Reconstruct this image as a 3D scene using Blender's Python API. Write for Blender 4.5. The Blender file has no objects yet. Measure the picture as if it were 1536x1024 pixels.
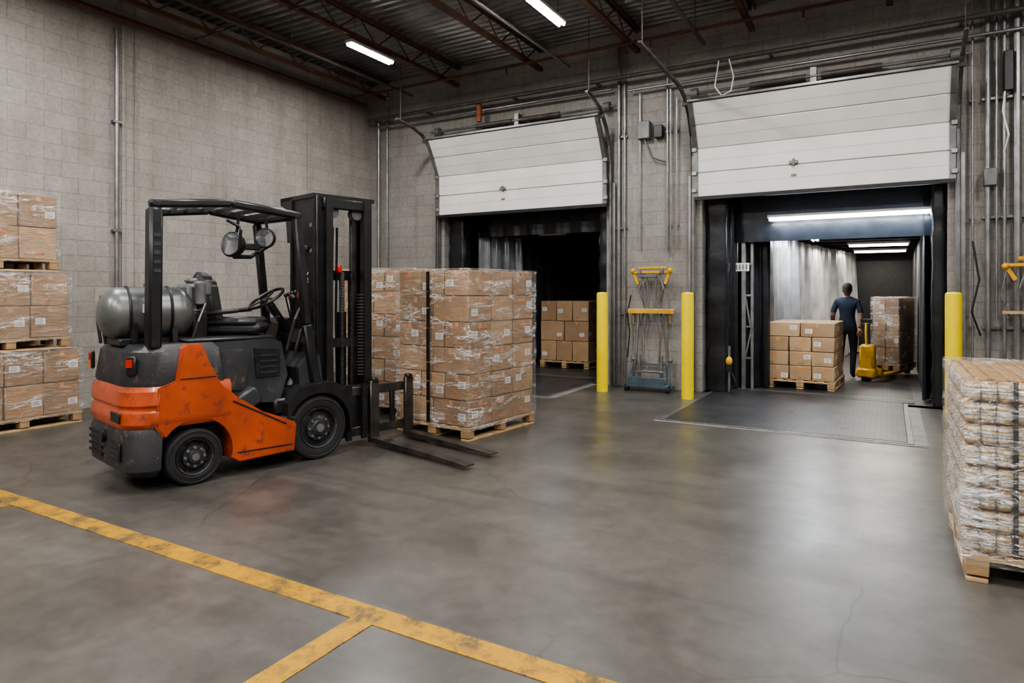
import bpy, bmesh, math, random
from mathutils import Vector, Matrix, Euler
random.seed(7)
scene = bpy.context.scene
COL = scene.collection

# ------------------------------------------------------------------ materials
def nm(name):
    m = bpy.data.materials.new(name); m.use_nodes = True
    nt = m.node_tree
    return m, nt, nt.nodes, nt.links, nt.nodes['Principled BSDF']

def c4(c): return (c[0], c[1], c[2], 1.0)
def sc(c, k): return tuple(min(1.0, x*k) for x in c)

def M(name, col, rough=.6, metal=0., var=.15, scale=4., bump=0., bscale=60., col2=None, thr=.6, coat=0., soft=.08):
    m, nt, N, L, P = nm(name)
    tc = N.new('ShaderNodeTexCoord')
    n1 = N.new('ShaderNodeTexNoise'); n1.inputs['Scale'].default_value = scale; n1.inputs['Detail'].default_value = 6
    L.new(tc.outputs['Object'], n1.inputs['Vector'])
    r = N.new('ShaderNodeValToRGB')
    r.color_ramp.elements[0].position = .3; r.color_ramp.elements[1].position = .7
    r.color_ramp.elements[0].color = c4(sc(col, 1-var)); r.color_ramp.elements[1].color = c4(sc(col, 1+var))
    L.new(n1.outputs['Fac'], r.inputs['Fac'])
    out = r.outputs['Color']
    if col2 is not None:
        n2 = N.new('ShaderNodeTexNoise'); n2.inputs['Scale'].default_value = scale*2.7; n2.inputs['Detail'].default_value = 9
        n2.inputs['Roughness'].default_value = .7
        L.new(tc.outputs['Object'], n2.inputs['Vector'])
        rr = N.new('ShaderNodeValToRGB'); rr.color_ramp.elements[0].position = thr; rr.color_ramp.elements[1].position = thr+soft
        L.new(n2.outputs['Fac'], rr.inputs['Fac'])
        mx = N.new('ShaderNodeMixRGB'); L.new(rr.outputs['Color'], mx.inputs['Fac'])
        L.new(out, mx.inputs['Color1']); mx.inputs['Color2'].default_value = c4(col2)
        out = mx.outputs['Color']
    L.new(out, P.inputs['Base Color'])
    P.inputs['Roughness'].default_value = rough
    P.inputs['Metallic'].default_value = metal
    if coat: P.inputs['Coat Weight'].default_value = coat
    if bump:
        nb = N.new('ShaderNodeTexNoise'); nb.inputs['Scale'].default_value = bscale; nb.inputs['Detail'].default_value = 5
        L.new(tc.outputs['Object'], nb.inputs['Vector'])
        bp = N.new('ShaderNodeBump'); bp.inputs['Strength'].default_value = bump; bp.inputs['Distance'].default_value = .01
        L.new(nb.outputs['Fac'], bp.inputs['Height']); L.new(bp.outputs['Normal'], P.inputs['Normal'])
    return m

def emis(name, col, s):
    m, nt, N, L, P = nm(name)
    P.inputs['Base Color'].default_value = c4(col)
    P.inputs['Emission Color'].default_value = c4(col); P.inputs['Emission Strength'].default_value = s
    try: m.cycles.emission_sampling = 'NONE'
    except Exception: pass
    return m

def cmu(name, axes, base, dark=.72):
    m, nt, N, L, P = nm(name)
    tc = N.new('ShaderNodeTexCoord'); sp = N.new('ShaderNodeSeparateXYZ'); cb = N.new('ShaderNodeCombineXYZ')
    L.new(tc.outputs['Object'], sp.inputs[0])
    L.new(sp.outputs[axes[0]], cb.inputs['X']); L.new(sp.outputs[axes[1]], cb.inputs['Y'])
    b = N.new('ShaderNodeTexBrick'); b.inputs['Scale'].default_value = 1
    b.inputs['Brick Width'].default_value = .406; b.inputs['Row Height'].default_value = .203
    b.inputs['Mortar Size'].default_value = .006; b.inputs['Mortar Smooth'].default_value = .5
    b.inputs['Color1'].default_value = c4(base); b.inputs['Color2'].default_value = c4(sc(base, .88))
    b.inputs['Mortar'].default_value = c4(sc(base, dark)); b.inputs['Bias'].default_value = .1
    L.new(cb.outputs[0], b.inputs['Vector'])
    n = N.new('ShaderNodeTexNoise'); n.inputs['Scale'].default_value = .7; n.inputs['Detail'].default_value = 9; n.inputs['Roughness'].default_value = .65
    L.new(tc.outputs['Object'], n.inputs['Vector'])
    r = N.new('ShaderNodeValToRGB'); r.color_ramp.elements[0].position = .3; r.color_ramp.elements[0].color = (.74, .73, .71, 1)
    r.color_ramp.elements[1].position = .65; r.color_ramp.elements[1].color = (1.05, 1.045, 1.03, 1)
    L.new(n.outputs['Fac'], r.inputs['Fac'])
    mx = N.new('ShaderNodeMixRGB'); mx.blend_type = 'MULTIPLY'; mx.inputs['Fac'].default_value = .9
    L.new(b.outputs['Color'], mx.inputs['Color1']); L.new(r.outputs['Color'], mx.inputs['Color2'])
    n3 = N.new('ShaderNodeTexNoise'); n3.inputs['Scale'].default_value = 25; n3.inputs['Detail'].default_value = 6
    L.new(tc.outputs['Object'], n3.inputs['Vector'])
    r3 = N.new('ShaderNodeValToRGB'); r3.color_ramp.elements[0].position = .35; r3.color_ramp.elements[0].color = (.78, .78, .78, 1)
    r3.color_ramp.elements[1].position = .6
    L.new(n3.outputs['Fac'], r3.inputs['Fac'])
    m2 = N.new('ShaderNodeMixRGB'); m2.blend_type = 'MULTIPLY'; m2.inputs['Fac'].default_value = .7
    L.new(mx.outputs['Color'], m2.inputs['Color1']); L.new(r3.outputs['Color'], m2.inputs['Color2'])
    mp = N.new('ShaderNodeMapping'); mp.inputs['Scale'].default_value = (3, 3, .25); L.new(tc.outputs['Object'], mp.inputs['Vector'])
    n5 = N.new('ShaderNodeTexNoise'); n5.inputs['Scale'].default_value = 1.6; n5.inputs['Detail'].default_value = 7; L.new(mp.outputs[0], n5.inputs['Vector'])
    r5 = N.new('ShaderNodeValToRGB'); r5.color_ramp.elements[0].position = .32; r5.color_ramp.elements[0].color = (.78, .77, .75, 1); r5.color_ramp.elements[1].position = .5
    L.new(n5.outputs['Fac'], r5.inputs['Fac'])
    m4 = N.new('ShaderNodeMixRGB'); m4.blend_type = 'MULTIPLY'; m4.inputs['Fac'].default_value = .55
    L.new(m2.outputs['Color'], m4.inputs['Color1']); L.new(r5.outputs['Color'], m4.inputs['Color2'])
    L.new(m4.outputs['Color'], P.inputs['Base Color']); P.inputs['Roughness'].default_value = .85
    bp = N.new('ShaderNodeBump'); bp.inputs['Strength'].default_value = .5; bp.inputs['Distance'].default_value = .007; bp.invert = True
    L.new(b.outputs['Fac'], bp.inputs['Height'])
    b2 = N.new('ShaderNodeBump'); b2.inputs['Strength'].default_value = .3; b2.inputs['Distance'].default_value = .004
    L.new(n3.outputs['Fac'], b2.inputs['Height']); L.new(bp.outputs['Normal'], b2.inputs['Normal'])
    L.new(b2.outputs['Normal'], P.inputs['Normal'])
    return m

def floor_mat():
    m, nt, N, L, P = nm('polished_concrete')
    tc = N.new('ShaderNodeTexCoord')
    def noise(s, d=8, r=.6, vec=None, dist=0):
        n = N.new('ShaderNodeTexNoise'); n.inputs['Scale'].default_value = s; n.inputs['Detail'].default_value = d
        n.inputs['Roughness'].default_value = r; n.inputs['Distortion'].default_value = dist
        L.new(vec or tc.outputs['Object'], n.inputs['Vector']); return n
    def ramp(src, p0, c0, p1, c1):
        r = N.new('ShaderNodeValToRGB'); e = r.color_ramp.elements
        e[0].position = p0; e[0].color = (*c0, 1); e[1].position = p1; e[1].color = (*c1, 1); L.new(src, r.inputs['Fac']); return r
    def mul(a, c, f):
        mx = N.new('ShaderNodeMixRGB'); mx.blend_type = 'MULTIPLY'; mx.inputs['Fac'].default_value = f
        L.new(a, mx.inputs['Color1']); L.new(c, mx.inputs['Color2']); return mx.outputs['Color']
    n1 = noise(.7, 10, .6, dist=.2)
    r1 = ramp(n1.outputs['Fac'], .32, (.062, .057, .050), .70, (.118, .109, .097)); x = r1.color_ramp.elements.new(.5); x.color = (.086, .080, .071, 1)
    n2 = noise(9, 10, .7)
    r2 = ramp(n2.outputs['Fac'], .33, (.80,)*3, .67, (1.14,)*3)
    out = mul(r1.outputs['Color'], r2.outputs['Color'], 1)
    n6 = noise(1.6, 9, .62, dist=.3)
    r6 = ramp(n6.outputs['Fac'], .33, (.62,)*3, .52, (1,)*3); out = mul(out, r6.outputs['Color'], .75)
    mp = N.new('ShaderNodeMapping'); mp.inputs['Rotation'].default_value = (0, 0, .5); mp.inputs['Scale'].default_value = (.3, 4, 1)
    L.new(tc.outputs['Object'], mp.inputs['Vector'])
    n7 = noise(1.2, 6, .5, vec=mp.outputs[0], dist=.5)
    r7 = ramp(n7.outputs['Fac'], .35, (.74,)*3, .46, (1,)*3); out = mul(out, r7.outputs['Color'], .6)
    mp2 = N.new('ShaderNodeMapping'); mp2.inputs['Rotation'].default_value = (0, 0, -1.0); mp2.inputs['Scale'].default_value = (.25, 6, 1)
    L.new(tc.outputs['Object'], mp2.inputs['Vector'])
    n8 = noise(1.1, 6, .5, vec=mp2.outputs[0], dist=.4)
    r8 = ramp(n8.outputs['Fac'], .60, (1,)*3, .74, (1.22, 1.21, 1.20)); out = mul(out, r8.outputs['Color'], .7)
    # hairline cracks: gently bent cell borders, only in places
    nd = noise(1.1, 3, .5)
    va = N.new('ShaderNodeMixRGB'); va.blend_type = 'ADD'; va.inputs['Fac'].default_value = .35
    L.new(tc.outputs['Object'], va.inputs['Color1']); L.new(nd.outputs['Color'], va.inputs['Color2'])
    vo = N.new('ShaderNodeTexVoronoi'); vo.feature = 'DISTANCE_TO_EDGE'; vo.inputs['Scale'].default_value = .55
    L.new(va.outputs['Color'], vo.inputs['Vector'])
    rc = ramp(vo.outputs['Distance'], .0, (.45,)*3, .0035, (1,)*3)
    ng = noise(.5, 2, .5); rg = ramp(ng.outputs['Fac'], .46, (0,)*3, .56, (1,)*3)
    mc = N.new('ShaderNodeMixRGB'); mc.blend_type = 'MULTIPLY'; L.new(rg.outputs['Color'], mc.inputs['Fac']); L.new(out, mc.inputs['Color1']); L.new(rc.outputs['Color'], mc.inputs['Color2']); out = mc.outputs['Color']
    n5 = noise(60, 2, .5)
    r5 = ramp(n5.outputs['Fac'], .76, (0,)*3, .79, (.6,)*3)
    m3 = N.new('ShaderNodeMixRGB'); L.new(r5.outputs['Color'], m3.inputs['Fac'])
    L.new(out, m3.inputs['Color1']); m3.inputs['Color2'].default_value = (.17, .16, .14, 1)
    L.new(m3.outputs['Color'], P.inputs['Base Color'])
    n4 = noise(1.7, 6, .55)
    mr = N.new('ShaderNodeMapRange'); mr.inputs['From Min'].default_value = .32; mr.inputs['From Max'].default_value = .68
    mr.inputs['To Min'].default_value = .28; mr.inputs['To Max'].default_value = .40
    L.new(n4.outputs['Fac'], mr.inputs['Value']); L.new(mr.outputs[0], P.inputs['Roughness'])
    P.inputs['Specular IOR Level'].default_value = .6
    bp = N.new('ShaderNodeBump'); bp.inputs['Strength'].default_value = .05; bp.inputs['Distance'].default_value = .005
    L.new(n2.outputs['Fac'], bp.inputs['Height']); L.new(bp.outputs['Normal'], P.inputs['Normal'])
    return m

def wrap_mat(name='stretch_wrap', base=.05, ridge=.75, broad=.36, tint=(.92, .92, .92), w1=.045, w2=.03):
    m, nt, N, L, P = nm(name)
    tc = N.new('ShaderNodeTexCoord')
    def nz(scl, rot, s, d, dist):
        mp = N.new('ShaderNodeMapping'); mp.inputs['Scale'].default_value = scl; mp.inputs['Rotation'].default_value = rot
        L.new(tc.outputs['Object'], mp.inputs['Vector'])
        n = N.new('ShaderNodeTexNoise'); n.inputs['Scale'].default_value = s; n.inputs['Detail'].default_value = d; n.inputs['Distortion'].default_value = dist
        L.new(mp.outputs[0], n.inputs['Vector']); return n
    def mth(op, a, bv):
        k = N.new('ShaderNodeMath'); k.operation = op
        L.new(a, k.inputs[0])
        if isinstance(bv, (int, float)): k.inputs[1].default_value = bv
        else: L.new(bv, k.inputs[1])
        return k.outputs[0]
    n1 = nz((1.2, 1.2, 6), (.25, .2, 0), 2.0, 4, 1.2); n2 = nz((1.5, 1.5, 5), (-.5, .45, 0), 2.8, 4, 1.8)
    n3 = nz((1, 1, 3), (.1, .1, 0), 2.6, 6, .8)
    def ridge_(n, w):
        a = mth('SUBTRACT', n.outputs['Fac'], .5); a = mth('ABSOLUTE', a, 0.); mr = N.new('ShaderNodeMapRange')
        mr.inputs['From Min'].default_value = 0; mr.inputs['From Max'].default_value = w; mr.inputs['To Min'].default_value = 1; mr.inputs['To Max'].default_value = 0
        L.new(a, mr.inputs['Value']); return mr.outputs[0]
    rA = ridge_(n1, w1); rB = ridge_(n2, w2)
    rr = mth('MAXIMUM', rA, rB); rr = mth('POWER', rr, 1.6); rr = mth('MULTIPLY', rr, ridge)
    mb = N.new('ShaderNodeMapRange'); mb.inputs['From Min'].default_value = .55; mb.inputs['From Max'].default_value = .74; mb.inputs['To Min'].default_value = base; mb.inputs['To Max'].default_value = broad
    L.new(n3.outputs['Fac'], mb.inputs['Value'])
    gate = N.new('ShaderNodeMapRange'); gate.inputs['From Min'].default_value = .46; gate.inputs['From Max'].default_value = .58; L.new(n3.outputs['Fac'], gate.inputs['Value'])
    rr = mth('MULTIPLY', rr, gate.outputs[0])
    fac = mth('MAXIMUM', rr, mb.outputs[0])  # white opacity paints highlight streaks and patches onto the film wrinkles
    tr = N.new('ShaderNodeBsdfTransparent'); mx = N.new('ShaderNodeMixShader')
    P.inputs['Base Color'].default_value = c4(tint); P.inputs['Roughness'].default_value = .22
    P.inputs['Specular IOR Level'].default_value = 1.0
    bp = N.new('ShaderNodeBump'); bp.inputs['Strength'].default_value = 1; bp.inputs['Distance'].default_value = .04
    L.new(n2.outputs['Fac'], bp.inputs['Height']); L.new(bp.outputs['Normal'], P.inputs['Normal'])
    gl = N.new('ShaderNodeBsdfGlossy'); gl.inputs['Roughness'].default_value = .16; L.new(bp.outputs['Normal'], gl.inputs['Normal'])
    m1 = N.new('ShaderNodeMixShader'); m1.inputs[0].default_value = .10
    L.new(tr.outputs[0], m1.inputs[1]); L.new(gl.outputs[0], m1.inputs[2])
    L.new(fac, mx.inputs[0]); L.new(m1.outputs[0], mx.inputs[1]); L.new(P.outputs[0], mx.inputs[2])
    L.new(mx.outputs[0], N['Material Output'].inputs['Surface'])
    return m

def worn_yellow():
    m, nt, N, L, P = nm('worn_yellow_paint')
    tc = N.new('ShaderNodeTexCoord')
    n = N.new('ShaderNodeTexNoise'); n.inputs['Scale'].default_value = 4.5; n.inputs['Detail'].default_value = 14; n.inputs['Roughness'].default_value = .8
    L.new(tc.outputs['Object'], n.inputs['Vector'])
    r = N.new('ShaderNodeValToRGB'); e = r.color_ramp.elements
    e[0].position = .41; e[0].color = (.10, .075, .04, 1); e[1].position = .52; e[1].color = (.38, .20, .018, 1)
    x = e.new(.7); x.color = (.50, .285, .028, 1)
    L.new(n.outputs['Fac'], r.inputs['Fac']); L.new(r.outputs['Color'], P.inputs['Base Color'])
    P.inputs['Roughness'].default_value = .5; P.inputs['Specular IOR Level'].default_value = .3
    return m

def tread_mat():
    m, nt, N, L, P = nm('diamond_plate')
    tc = N.new('ShaderNodeTexCoord'); mp = N.new('ShaderNodeMapping'); mp.inputs['Rotation'].default_value = (0, 0, .785)
    L.new(tc.outputs['Object'], mp.inputs['Vector'])
    ck = N.new('ShaderNodeTexChecker'); ck.inputs['Scale'].default_value = 26
    L.new(mp.outputs[0], ck.inputs['Vector'])
    n = N.new('ShaderNodeTexNoise'); n.inputs['Scale'].default_value = 2.5; n.inputs['Detail'].default_value = 8
    L.new(tc.outputs['Object'], n.inputs['Vector'])
    r = N.new('ShaderNodeValToRGB'); r.color_ramp.elements[0].position = .3; r.color_ramp.elements[0].color = (.030, .031, .035, 1)
    r.color_ramp.elements[1].position = .7; r.color_ramp.elements[1].color = (.080, .080, .085, 1)
    L.new(n.outputs['Fac'], r.inputs['Fac'])
    mx = N.new('ShaderNodeMixRGB'); mx.blend_type = 'MULTIPLY'; mx.inputs['Fac'].default_value = .55
    L.new(r.outputs['Color'], mx.inputs['Color1']); L.new(ck.outputs['Color'], mx.inputs['Color2'])
    L.new(mx.outputs['Color'], P.inputs['Base Color']); P.inputs['Roughness'].default_value = .42; P.inputs['Metallic'].default_value = .3
    bp = N.new('ShaderNodeBump'); bp.inputs['Strength'].default_value = .6; bp.inputs['Distance'].default_value = .004
    L.new(ck.outputs['Fac'], bp.inputs['Height']); L.new(bp.outputs['Normal'], P.inputs['Normal'])
    return m

def can_mat():
    m, nt, N, L, P = nm('can_label')
    tc = N.new('ShaderNodeTexCoord'); sp = N.new('ShaderNodeSeparateXYZ'); L.new(tc.outputs['Object'], sp.inputs[0])
    a = N.new('ShaderNodeMath'); a.operation = 'SUBTRACT'; a.inputs[1].default_value = .16; L.new(sp.outputs['Z'], a.inputs[0])
    md = N.new('ShaderNodeMath'); md.operation = 'MODULO'; md.inputs[1].default_value = .115; L.new(a.outputs[0], md.inputs[0])
    dv = N.new('ShaderNodeMath'); dv.operation = 'DIVIDE'; dv.inputs[1].default_value = .115; L.new(md.outputs[0], dv.inputs[0])
    r = N.new('ShaderNodeValToRGB'); r.color_ramp.interpolation = 'CONSTANT'; e = r.color_ramp.elements
    e[0].position = 0; e[0].color = (.40, .22, .06, 1); e[1].position = .2; e[1].color = (.70, .64, .52, 1)
    for p, c in ((.34, (.20, .17, .14, 1)), (.39, (.72, .66, .54, 1)), (.48, (.20, .17, .14, 1)), (.52, (.72, .66, .54, 1)), (.60, (.48, .25, .06, 1)), (.70, (.72, .66, .54, 1)), (.82, (.48, .27, .08, 1))):
        x = e.new(p); x.color = c
    L.new(dv.outputs[0], r.inputs['Fac'])
    n = N.new('ShaderNodeTexNoise'); n.inputs['Scale'].default_value = 60; n.inputs['Detail'].default_value = 3; L.new(tc.outputs['Object'], n.inputs['Vector'])
    rn = N.new('ShaderNodeValToRGB'); rn.color_ramp.elements[0].position = .42; rn.color_ramp.elements[0].color = (.5, .47, .42, 1); rn.color_ramp.elements[1].position = .5
    L.new(n.outputs['Fac'], rn.inputs['Fac'])
    mx = N.new('ShaderNodeMixRGB'); mx.blend_type = 'MULTIPLY'; mx.inputs['Fac'].default_value = .8
    L.new(r.outputs['Color'], mx.inputs['Color1']); L.new(rn.outputs['Color'], mx.inputs['Color2'])
    L.new(mx.outputs['Color'], P.inputs['Base Color'])
    P.inputs['Roughness'].default_value = .4
    return m

MT = {}
MT['cmu_l'] = cmu('cmu_block_side', (1, 2), (.41, .385, .355))
MT['cmu_b'] = cmu('cmu_block_dock', (0, 2), (.365, .348, .328))
MT['floor'] = floor_mat()
MT['wrap'] = wrap_mat()
MT['packwrap'] = wrap_mat('pack_film', .06, .6, .3)
MT['line'] = worn_yellow()
MT['tread'] = tread_mat()
MT['can'] = can_mat()
MT['deck'] = M('galvanised_deck', (.27, .265, .26), .40, .6, .35, 2)
MT['joist'] = M('red_oxide_steel', (.12, .052, .034), .7, .1, .3, 5)
MT['pipe'] = M('galvanised_pipe', (.30, .30, .30), .38, .8, .25, 6)
MT['dpipe'] = M('dark_pipe', (.10, .085, .075), .55, .3, .3, 6)
MT['orpipe'] = M('orange_primer', (.32, .10, .03), .6, 0, .3, 6)
MT['doorw'] = M('door_panel_white', (.72, .70, .675), .5, 0, .06, 2.5, col2=(.56, .54, .51), thr=.66)
MT['groove'] = M('panel_groove', (.42, .41, .39), .6, 0, .06, 2.5)
MT['steel'] = M('grey_steel', (.20, .20, .20), .45, .7, .3, 6)
MT['black'] = M('black_vinyl', (.013, .014, .017), .33, 0, .35, 5, bump=.6, bscale=6)
MT['bluelit'] = M('blue_lit_vinyl', (.010, .013, .019), .3, 0, .3, 4, bump=.5, bscale=6)  # black header vinyl, blue of the light on it painted into the colour
MT['blk'] = M('black_paint', (.016, .016, .017), .40, .1, .35, 8, col2=(.06, .052, .045), thr=.60)
MT['rub'] = M('tyre_rubber', (.016, .016, .016), .75, 0, .3, 9, bump=.3, bscale=70, col2=(.05, .045, .04), thr=.62)
MT['dgrey'] = M('charcoal_plastic', (.035, .037, .042), .42, 0, .3, 4, bump=.15, bscale=120, col2=(.085, .075, .065), thr=.60)
MT['dgrey2'] = M('worn_counterweight_grey', (.030, .031, .034), .5, 0, .35, 5, bump=.2, bscale=60, col2=(.12, .08, .06), thr=.56)
MT['orange'] = M('orange_body_paint', (.42, .070, .021), .36, 0, .25, 3, col2=(.075, .032, .022), thr=.54, coat=.3, soft=.16)
MT['seat'] = M('seat_vinyl', (.02, .02, .022), .45, 0, .2, 8, bump=.15, bscale=90)
MT['tank'] = M('lpg_tank_grey', (.15, .155, .15), .36, .45, .2, 5, col2=(.08, .075, .07), thr=.58, soft=.15)
MT['mgrey'] = M('machine_grey', (.16, .165, .165), .5, .3, .3, 8)
MT['forks'] = M('worn_fork_steel', (.11, .10, .092), .33, .8, .4, 6)
MT['glass'] = M('lamp_glass', (.55, .58, .6), .08, .8, .1, 9)
MT['red'] = M('red_lens', (.5, .03, .015), .25, 0, .1, 9)
MT['amber'] = M('amber_lens', (.7, .22, .03), .25, 0, .1, 9)
MT['white'] = M('white_label', (.72, .72, .70), .6, 0, .06, 9)
MT['print'] = M('label_print', (.16, .13, .11), .6, 0, .1, 9)
MT['oprint'] = M('orange_print', (.60, .18, .04), .6, 0, .1, 9)
MT['tape'] = M('packing_tape', (.46, .29, .15), .25, 0, .08, 9)
MT['strap'] = M('black_strap', (.010, .010, .010), .4, 0, .1, 9)
MT['yel'] = M('bollard_yellow', (.90, .68, .005), .38, 0, .04, 2.5, col2=(.60, .43, .02), thr=.66)
MT['yel2'] = M('machine_yellow', (.66, .36, .02), .45, 0, .2, 6, col2=(.2, .13, .05), thr=.60)
MT['blue'] = M('blue_grey_paint', (.07, .10, .125), .5, .2, .25, 6, col2=(.15, .12, .1), thr=.62)
MT['wood'] = M('pallet_wood', (.50, .34, .18), .75, 0, .3, 7, bump=.3, bscale=30)
MT['wood2'] = M('pallet_wood_dark', (.36, .235, .12), .75, 0, .3, 7, bump=.3, bscale=30)
CARD = [M('cardboard_%d' % i, c, .72, 0, .14, 5, bump=.1, bscale=40) for i, c in enumerate(
    [(.335, .20, .10), (.28, .165, .08), (.38, .235, .122), (.31, .185, .092), (.255, .15, .075)])]
CARDD = [M('kraft_cardboard_%d' % i, c, .72, 0, .12, 5, bump=.1, bscale=40) for i, c in enumerate(
    [(.35, .225, .125), (.30, .19, .105), (.38, .25, .14)])]
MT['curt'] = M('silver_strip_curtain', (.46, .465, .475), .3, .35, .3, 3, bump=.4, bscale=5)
MT['curtd'] = M('grey_curtain_dim', (.30, .305, .315), .3, .3, .3, 3, bump=.4, bscale=5)  # darker copy of the strip curtain, dim dock light put into its colour
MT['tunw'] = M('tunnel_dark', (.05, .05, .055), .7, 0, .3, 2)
MT['tube'] = emis('fluorescent_tube', (1, .98, .94), 22)
MT['tubec'] = emis('cool_fluorescent_tube', (.9, .96, 1), 18)
MT['panel'] = emis('warm_light_lens', (1, .93, .8), 7)
MT['lampb'] = M('lamp_housing', (.6, .6, .6), .5, 0, .05, 5)
MT['skin'] = M('skin', (.22, .12, .08), .55, 0, .08, 9)
MT['shirt'] = M('navy_tshirt', (.010, .017, .034), .9, 0, .2, 12, bump=.3, bscale=25)
MT['trous'] = M('dark_trousers', (.010, .010, .014), .9, 0, .2, 12, bump=.3, bscale=25)
MT['shoe'] = M('work_boot', (.02, .017, .015), .6, 0, .2, 12)
MT['cap'] = M('dark_cap', (.012, .012, .015), .8, 0, .2, 12)
MT['hair'] = M('dark_hair', (.012, .01, .009), .7, 0, .2, 30)
MT['eye'] = M('eye', (.1, .08, .07), .2, 0, .2, 30)
MT['lip'] = M('lips', (.22, .09, .07), .5, 0, .1, 30)
MT['edge'] = M('pale_concrete_edge', (.19, .18, .165), .6, 0, .25, 6)

# ------------------------------------------------------------------ builder
class B:
    def __init__(s, name): s.name = name; s.v = []; s.f = []; s.m = []; s.mats = []; s.X = Matrix.Identity(4)
    def mi(s, mat):
        if isinstance(mat, str): mat = MT[mat]
        if mat not in s.mats: s.mats.append(mat)
        return s.mats.index(mat)
    def add(s, vs, fs, mat, X=None):
        X = s.X @ X if X is not None else s.X
        o = len(s.v); k = s.mi(mat)
        s.v += [X @ Vector(p) for p in vs]
        for f in fs: s.f.append([i+o for i in f]); s.m.append(k)
    def box(s, c, d, mat, rot=(0, 0, 0), bev=0.):
        X = Matrix.Translation(c) @ Euler(rot).to_matrix().to_4x4()
        h = [x/2 for x in d]
        if bev <= 0:
            vs = [(sx*h[0], sy*h[1], sz*h[2]) for sx in (-1, 1) for sy in (-1, 1) for sz in (-1, 1)]
            fs = [(0, 1, 3, 2), (4, 6, 7, 5), (0, 4, 5, 1), (2, 3, 7, 6), (0, 2, 6, 4), (1, 5, 7, 3)]
            s.add(vs, fs, mat, X); return
        b = min(bev, min(h)*.9); vs = []; ix = {}
        for sx in (-1, 1):
            for sy in (-1, 1):
                for sz in (-1, 1):
                    g = (sx, sy, sz)
                    for a in range(3):
                        ix[(g, a)] = len(vs)
                        vs.append(tuple(g[k]*(h[k] if k == a else h[k]-b) for k in range(3)))
        fs = []
        for a in range(3):
            o = [k for k in range(3) if k != a]
            for sg in (-1, 1):
                q = []
                for (p, r) in ((-1, -1), (1, -1), (1, 1), (-1, 1)):
                    g = [0]*3; g[a] = sg; g[o[0]] = p; g[o[1]] = r; q.append(ix[(tuple(g), a)])
                fs.append(q)
            for p in (-1, 1):
                for r in (-1, 1):
                    g1 = [0]*3; g2 = [0]*3; g1[a] = -1; g2[a] = 1
                    g1[o[0]] = g2[o[0]] = p; g1[o[1]] = g2[o[1]] = r; g1 = tuple(g1); g2 = tuple(g2)
                    fs.append([ix[(g1, o[0])], ix[(g2, o[0])], ix[(g2, o[1])], ix[(g1, o[1])]])
        for sx in (-1, 1):
            for sy in (-1, 1):
                for sz in (-1, 1):
                    fs.append([ix[((sx, sy, sz), a)] for a in range(3)])
        s.add(vs, fs, mat, X)
    def cyl(s, p1, p2, r, mat, seg=12, r2=None, caps=True):
        p1 = Vector(p1); p2 = Vector(p2); d = p2-p1; L = d.length
        if L < 1e-6: return
        X = Matrix.Translation(p1) @ d.to_track_quat('Z', 'Y').to_matrix().to_4x4()
        r2 = r if r2 is None else r2
        vs = [(r*math.cos(a), r*math.sin(a), 0) for a in [2*math.pi*i/seg for i in range(seg)]]
        vs += [(r2*math.cos(a), r2*math.sin(a), L) for a in [2*math.pi*i/seg for i in range(seg)]]
        fs = [(i, (i+1) % seg, seg+(i+1) % seg, seg+i) for i in range(seg)]
        if caps: fs += [tuple(range(seg))[::-1], tuple(range(seg, 2*seg))]
        s.add(vs, fs, mat, X)
    def sph(s, c, r, mat, seg=12, rings=8, rot=(0, 0, 0)):
        if not hasattr(r, '__len__'): r = (r, r, r)
        X = Matrix.Translation(c) @ Euler(rot).to_matrix().to_4x4()
        vs = [(0, 0, -r[2])]
        for j in range(1, rings):
            t = -math.pi/2+math.pi*j/rings
            for i in range(seg):
                a = 2*math.pi*i/seg; vs.append((r[0]*math.cos(t)*math.cos(a), r[1]*math.cos(t)*math.sin(a), r[2]*math.sin(t)))
        vs.append((0, 0, r[2])); fs = []
        for i in range(seg): fs.append((0, 1+(i+1) % seg, 1+i))
        for j in range(rings-2):
            o = 1+j*seg
            for i in range(seg): fs.append((o+i, o+(i+1) % seg, o+seg+(i+1) % seg, o+seg+i))
        o = 1+(rings-2)*seg
        for i in range(seg): fs.append((o+i, o+(i+1) % seg, len(vs)-1))
        s.add(vs, fs, mat, X)
    def tube(s, pts, r, mat, seg=8):
        for a, b in zip(pts[:-1], pts[1:]): s.cyl(a, b, r, mat, seg)
        for p in pts[1:-1]: s.sph(p, r, mat, seg, 6)
    def beam(s, p1, p2, w, h, mat, bev=0):
        p1 = Vector(p1); p2 = Vector(p2); d = p2-p1
        q = d.to_track_quat('Y', 'Z')
        old = s.X; s.X = s.X @ Matrix.Translation((p1+p2)/2) @ q.to_matrix().to_4x4()
        s.box((0, 0, 0), (w, d.length, h), mat, bev=bev); s.X = old
    def prism(s, poly, axis, a0, a1, mat):
        n = len(poly); vs = []
        for a in (a0, a1):
            for p in poly:
                if axis == 'x': vs.append((a, p[0], p[1]))
                elif axis == 'y': vs.append((p[0], a, p[1]))
                else: vs.append((p[0], p[1], a))
        fs = [tuple(range(n))[::-1], tuple(range(n, 2*n))]+[(i, (i+1) % n, n+(i+1) % n, n+i) for i in range(n)]
        s.add(vs, fs, mat)
    def loft(s, rings, mat, caps=True):
        n = len(rings[0]); vs = [p for r in rings for p in r]; fs = []
        for k in range(len(rings)-1):
            for i in range(n): fs.append((k*n+i, k*n+(i+1) % n, (k+1)*n+(i+1) % n, (k+1)*n+i))
        if caps: fs += [tuple(range(n))[::-1], tuple(range((len(rings)-1)*n, len(rings)*n))]
        s.add(vs, fs, mat)
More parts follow.
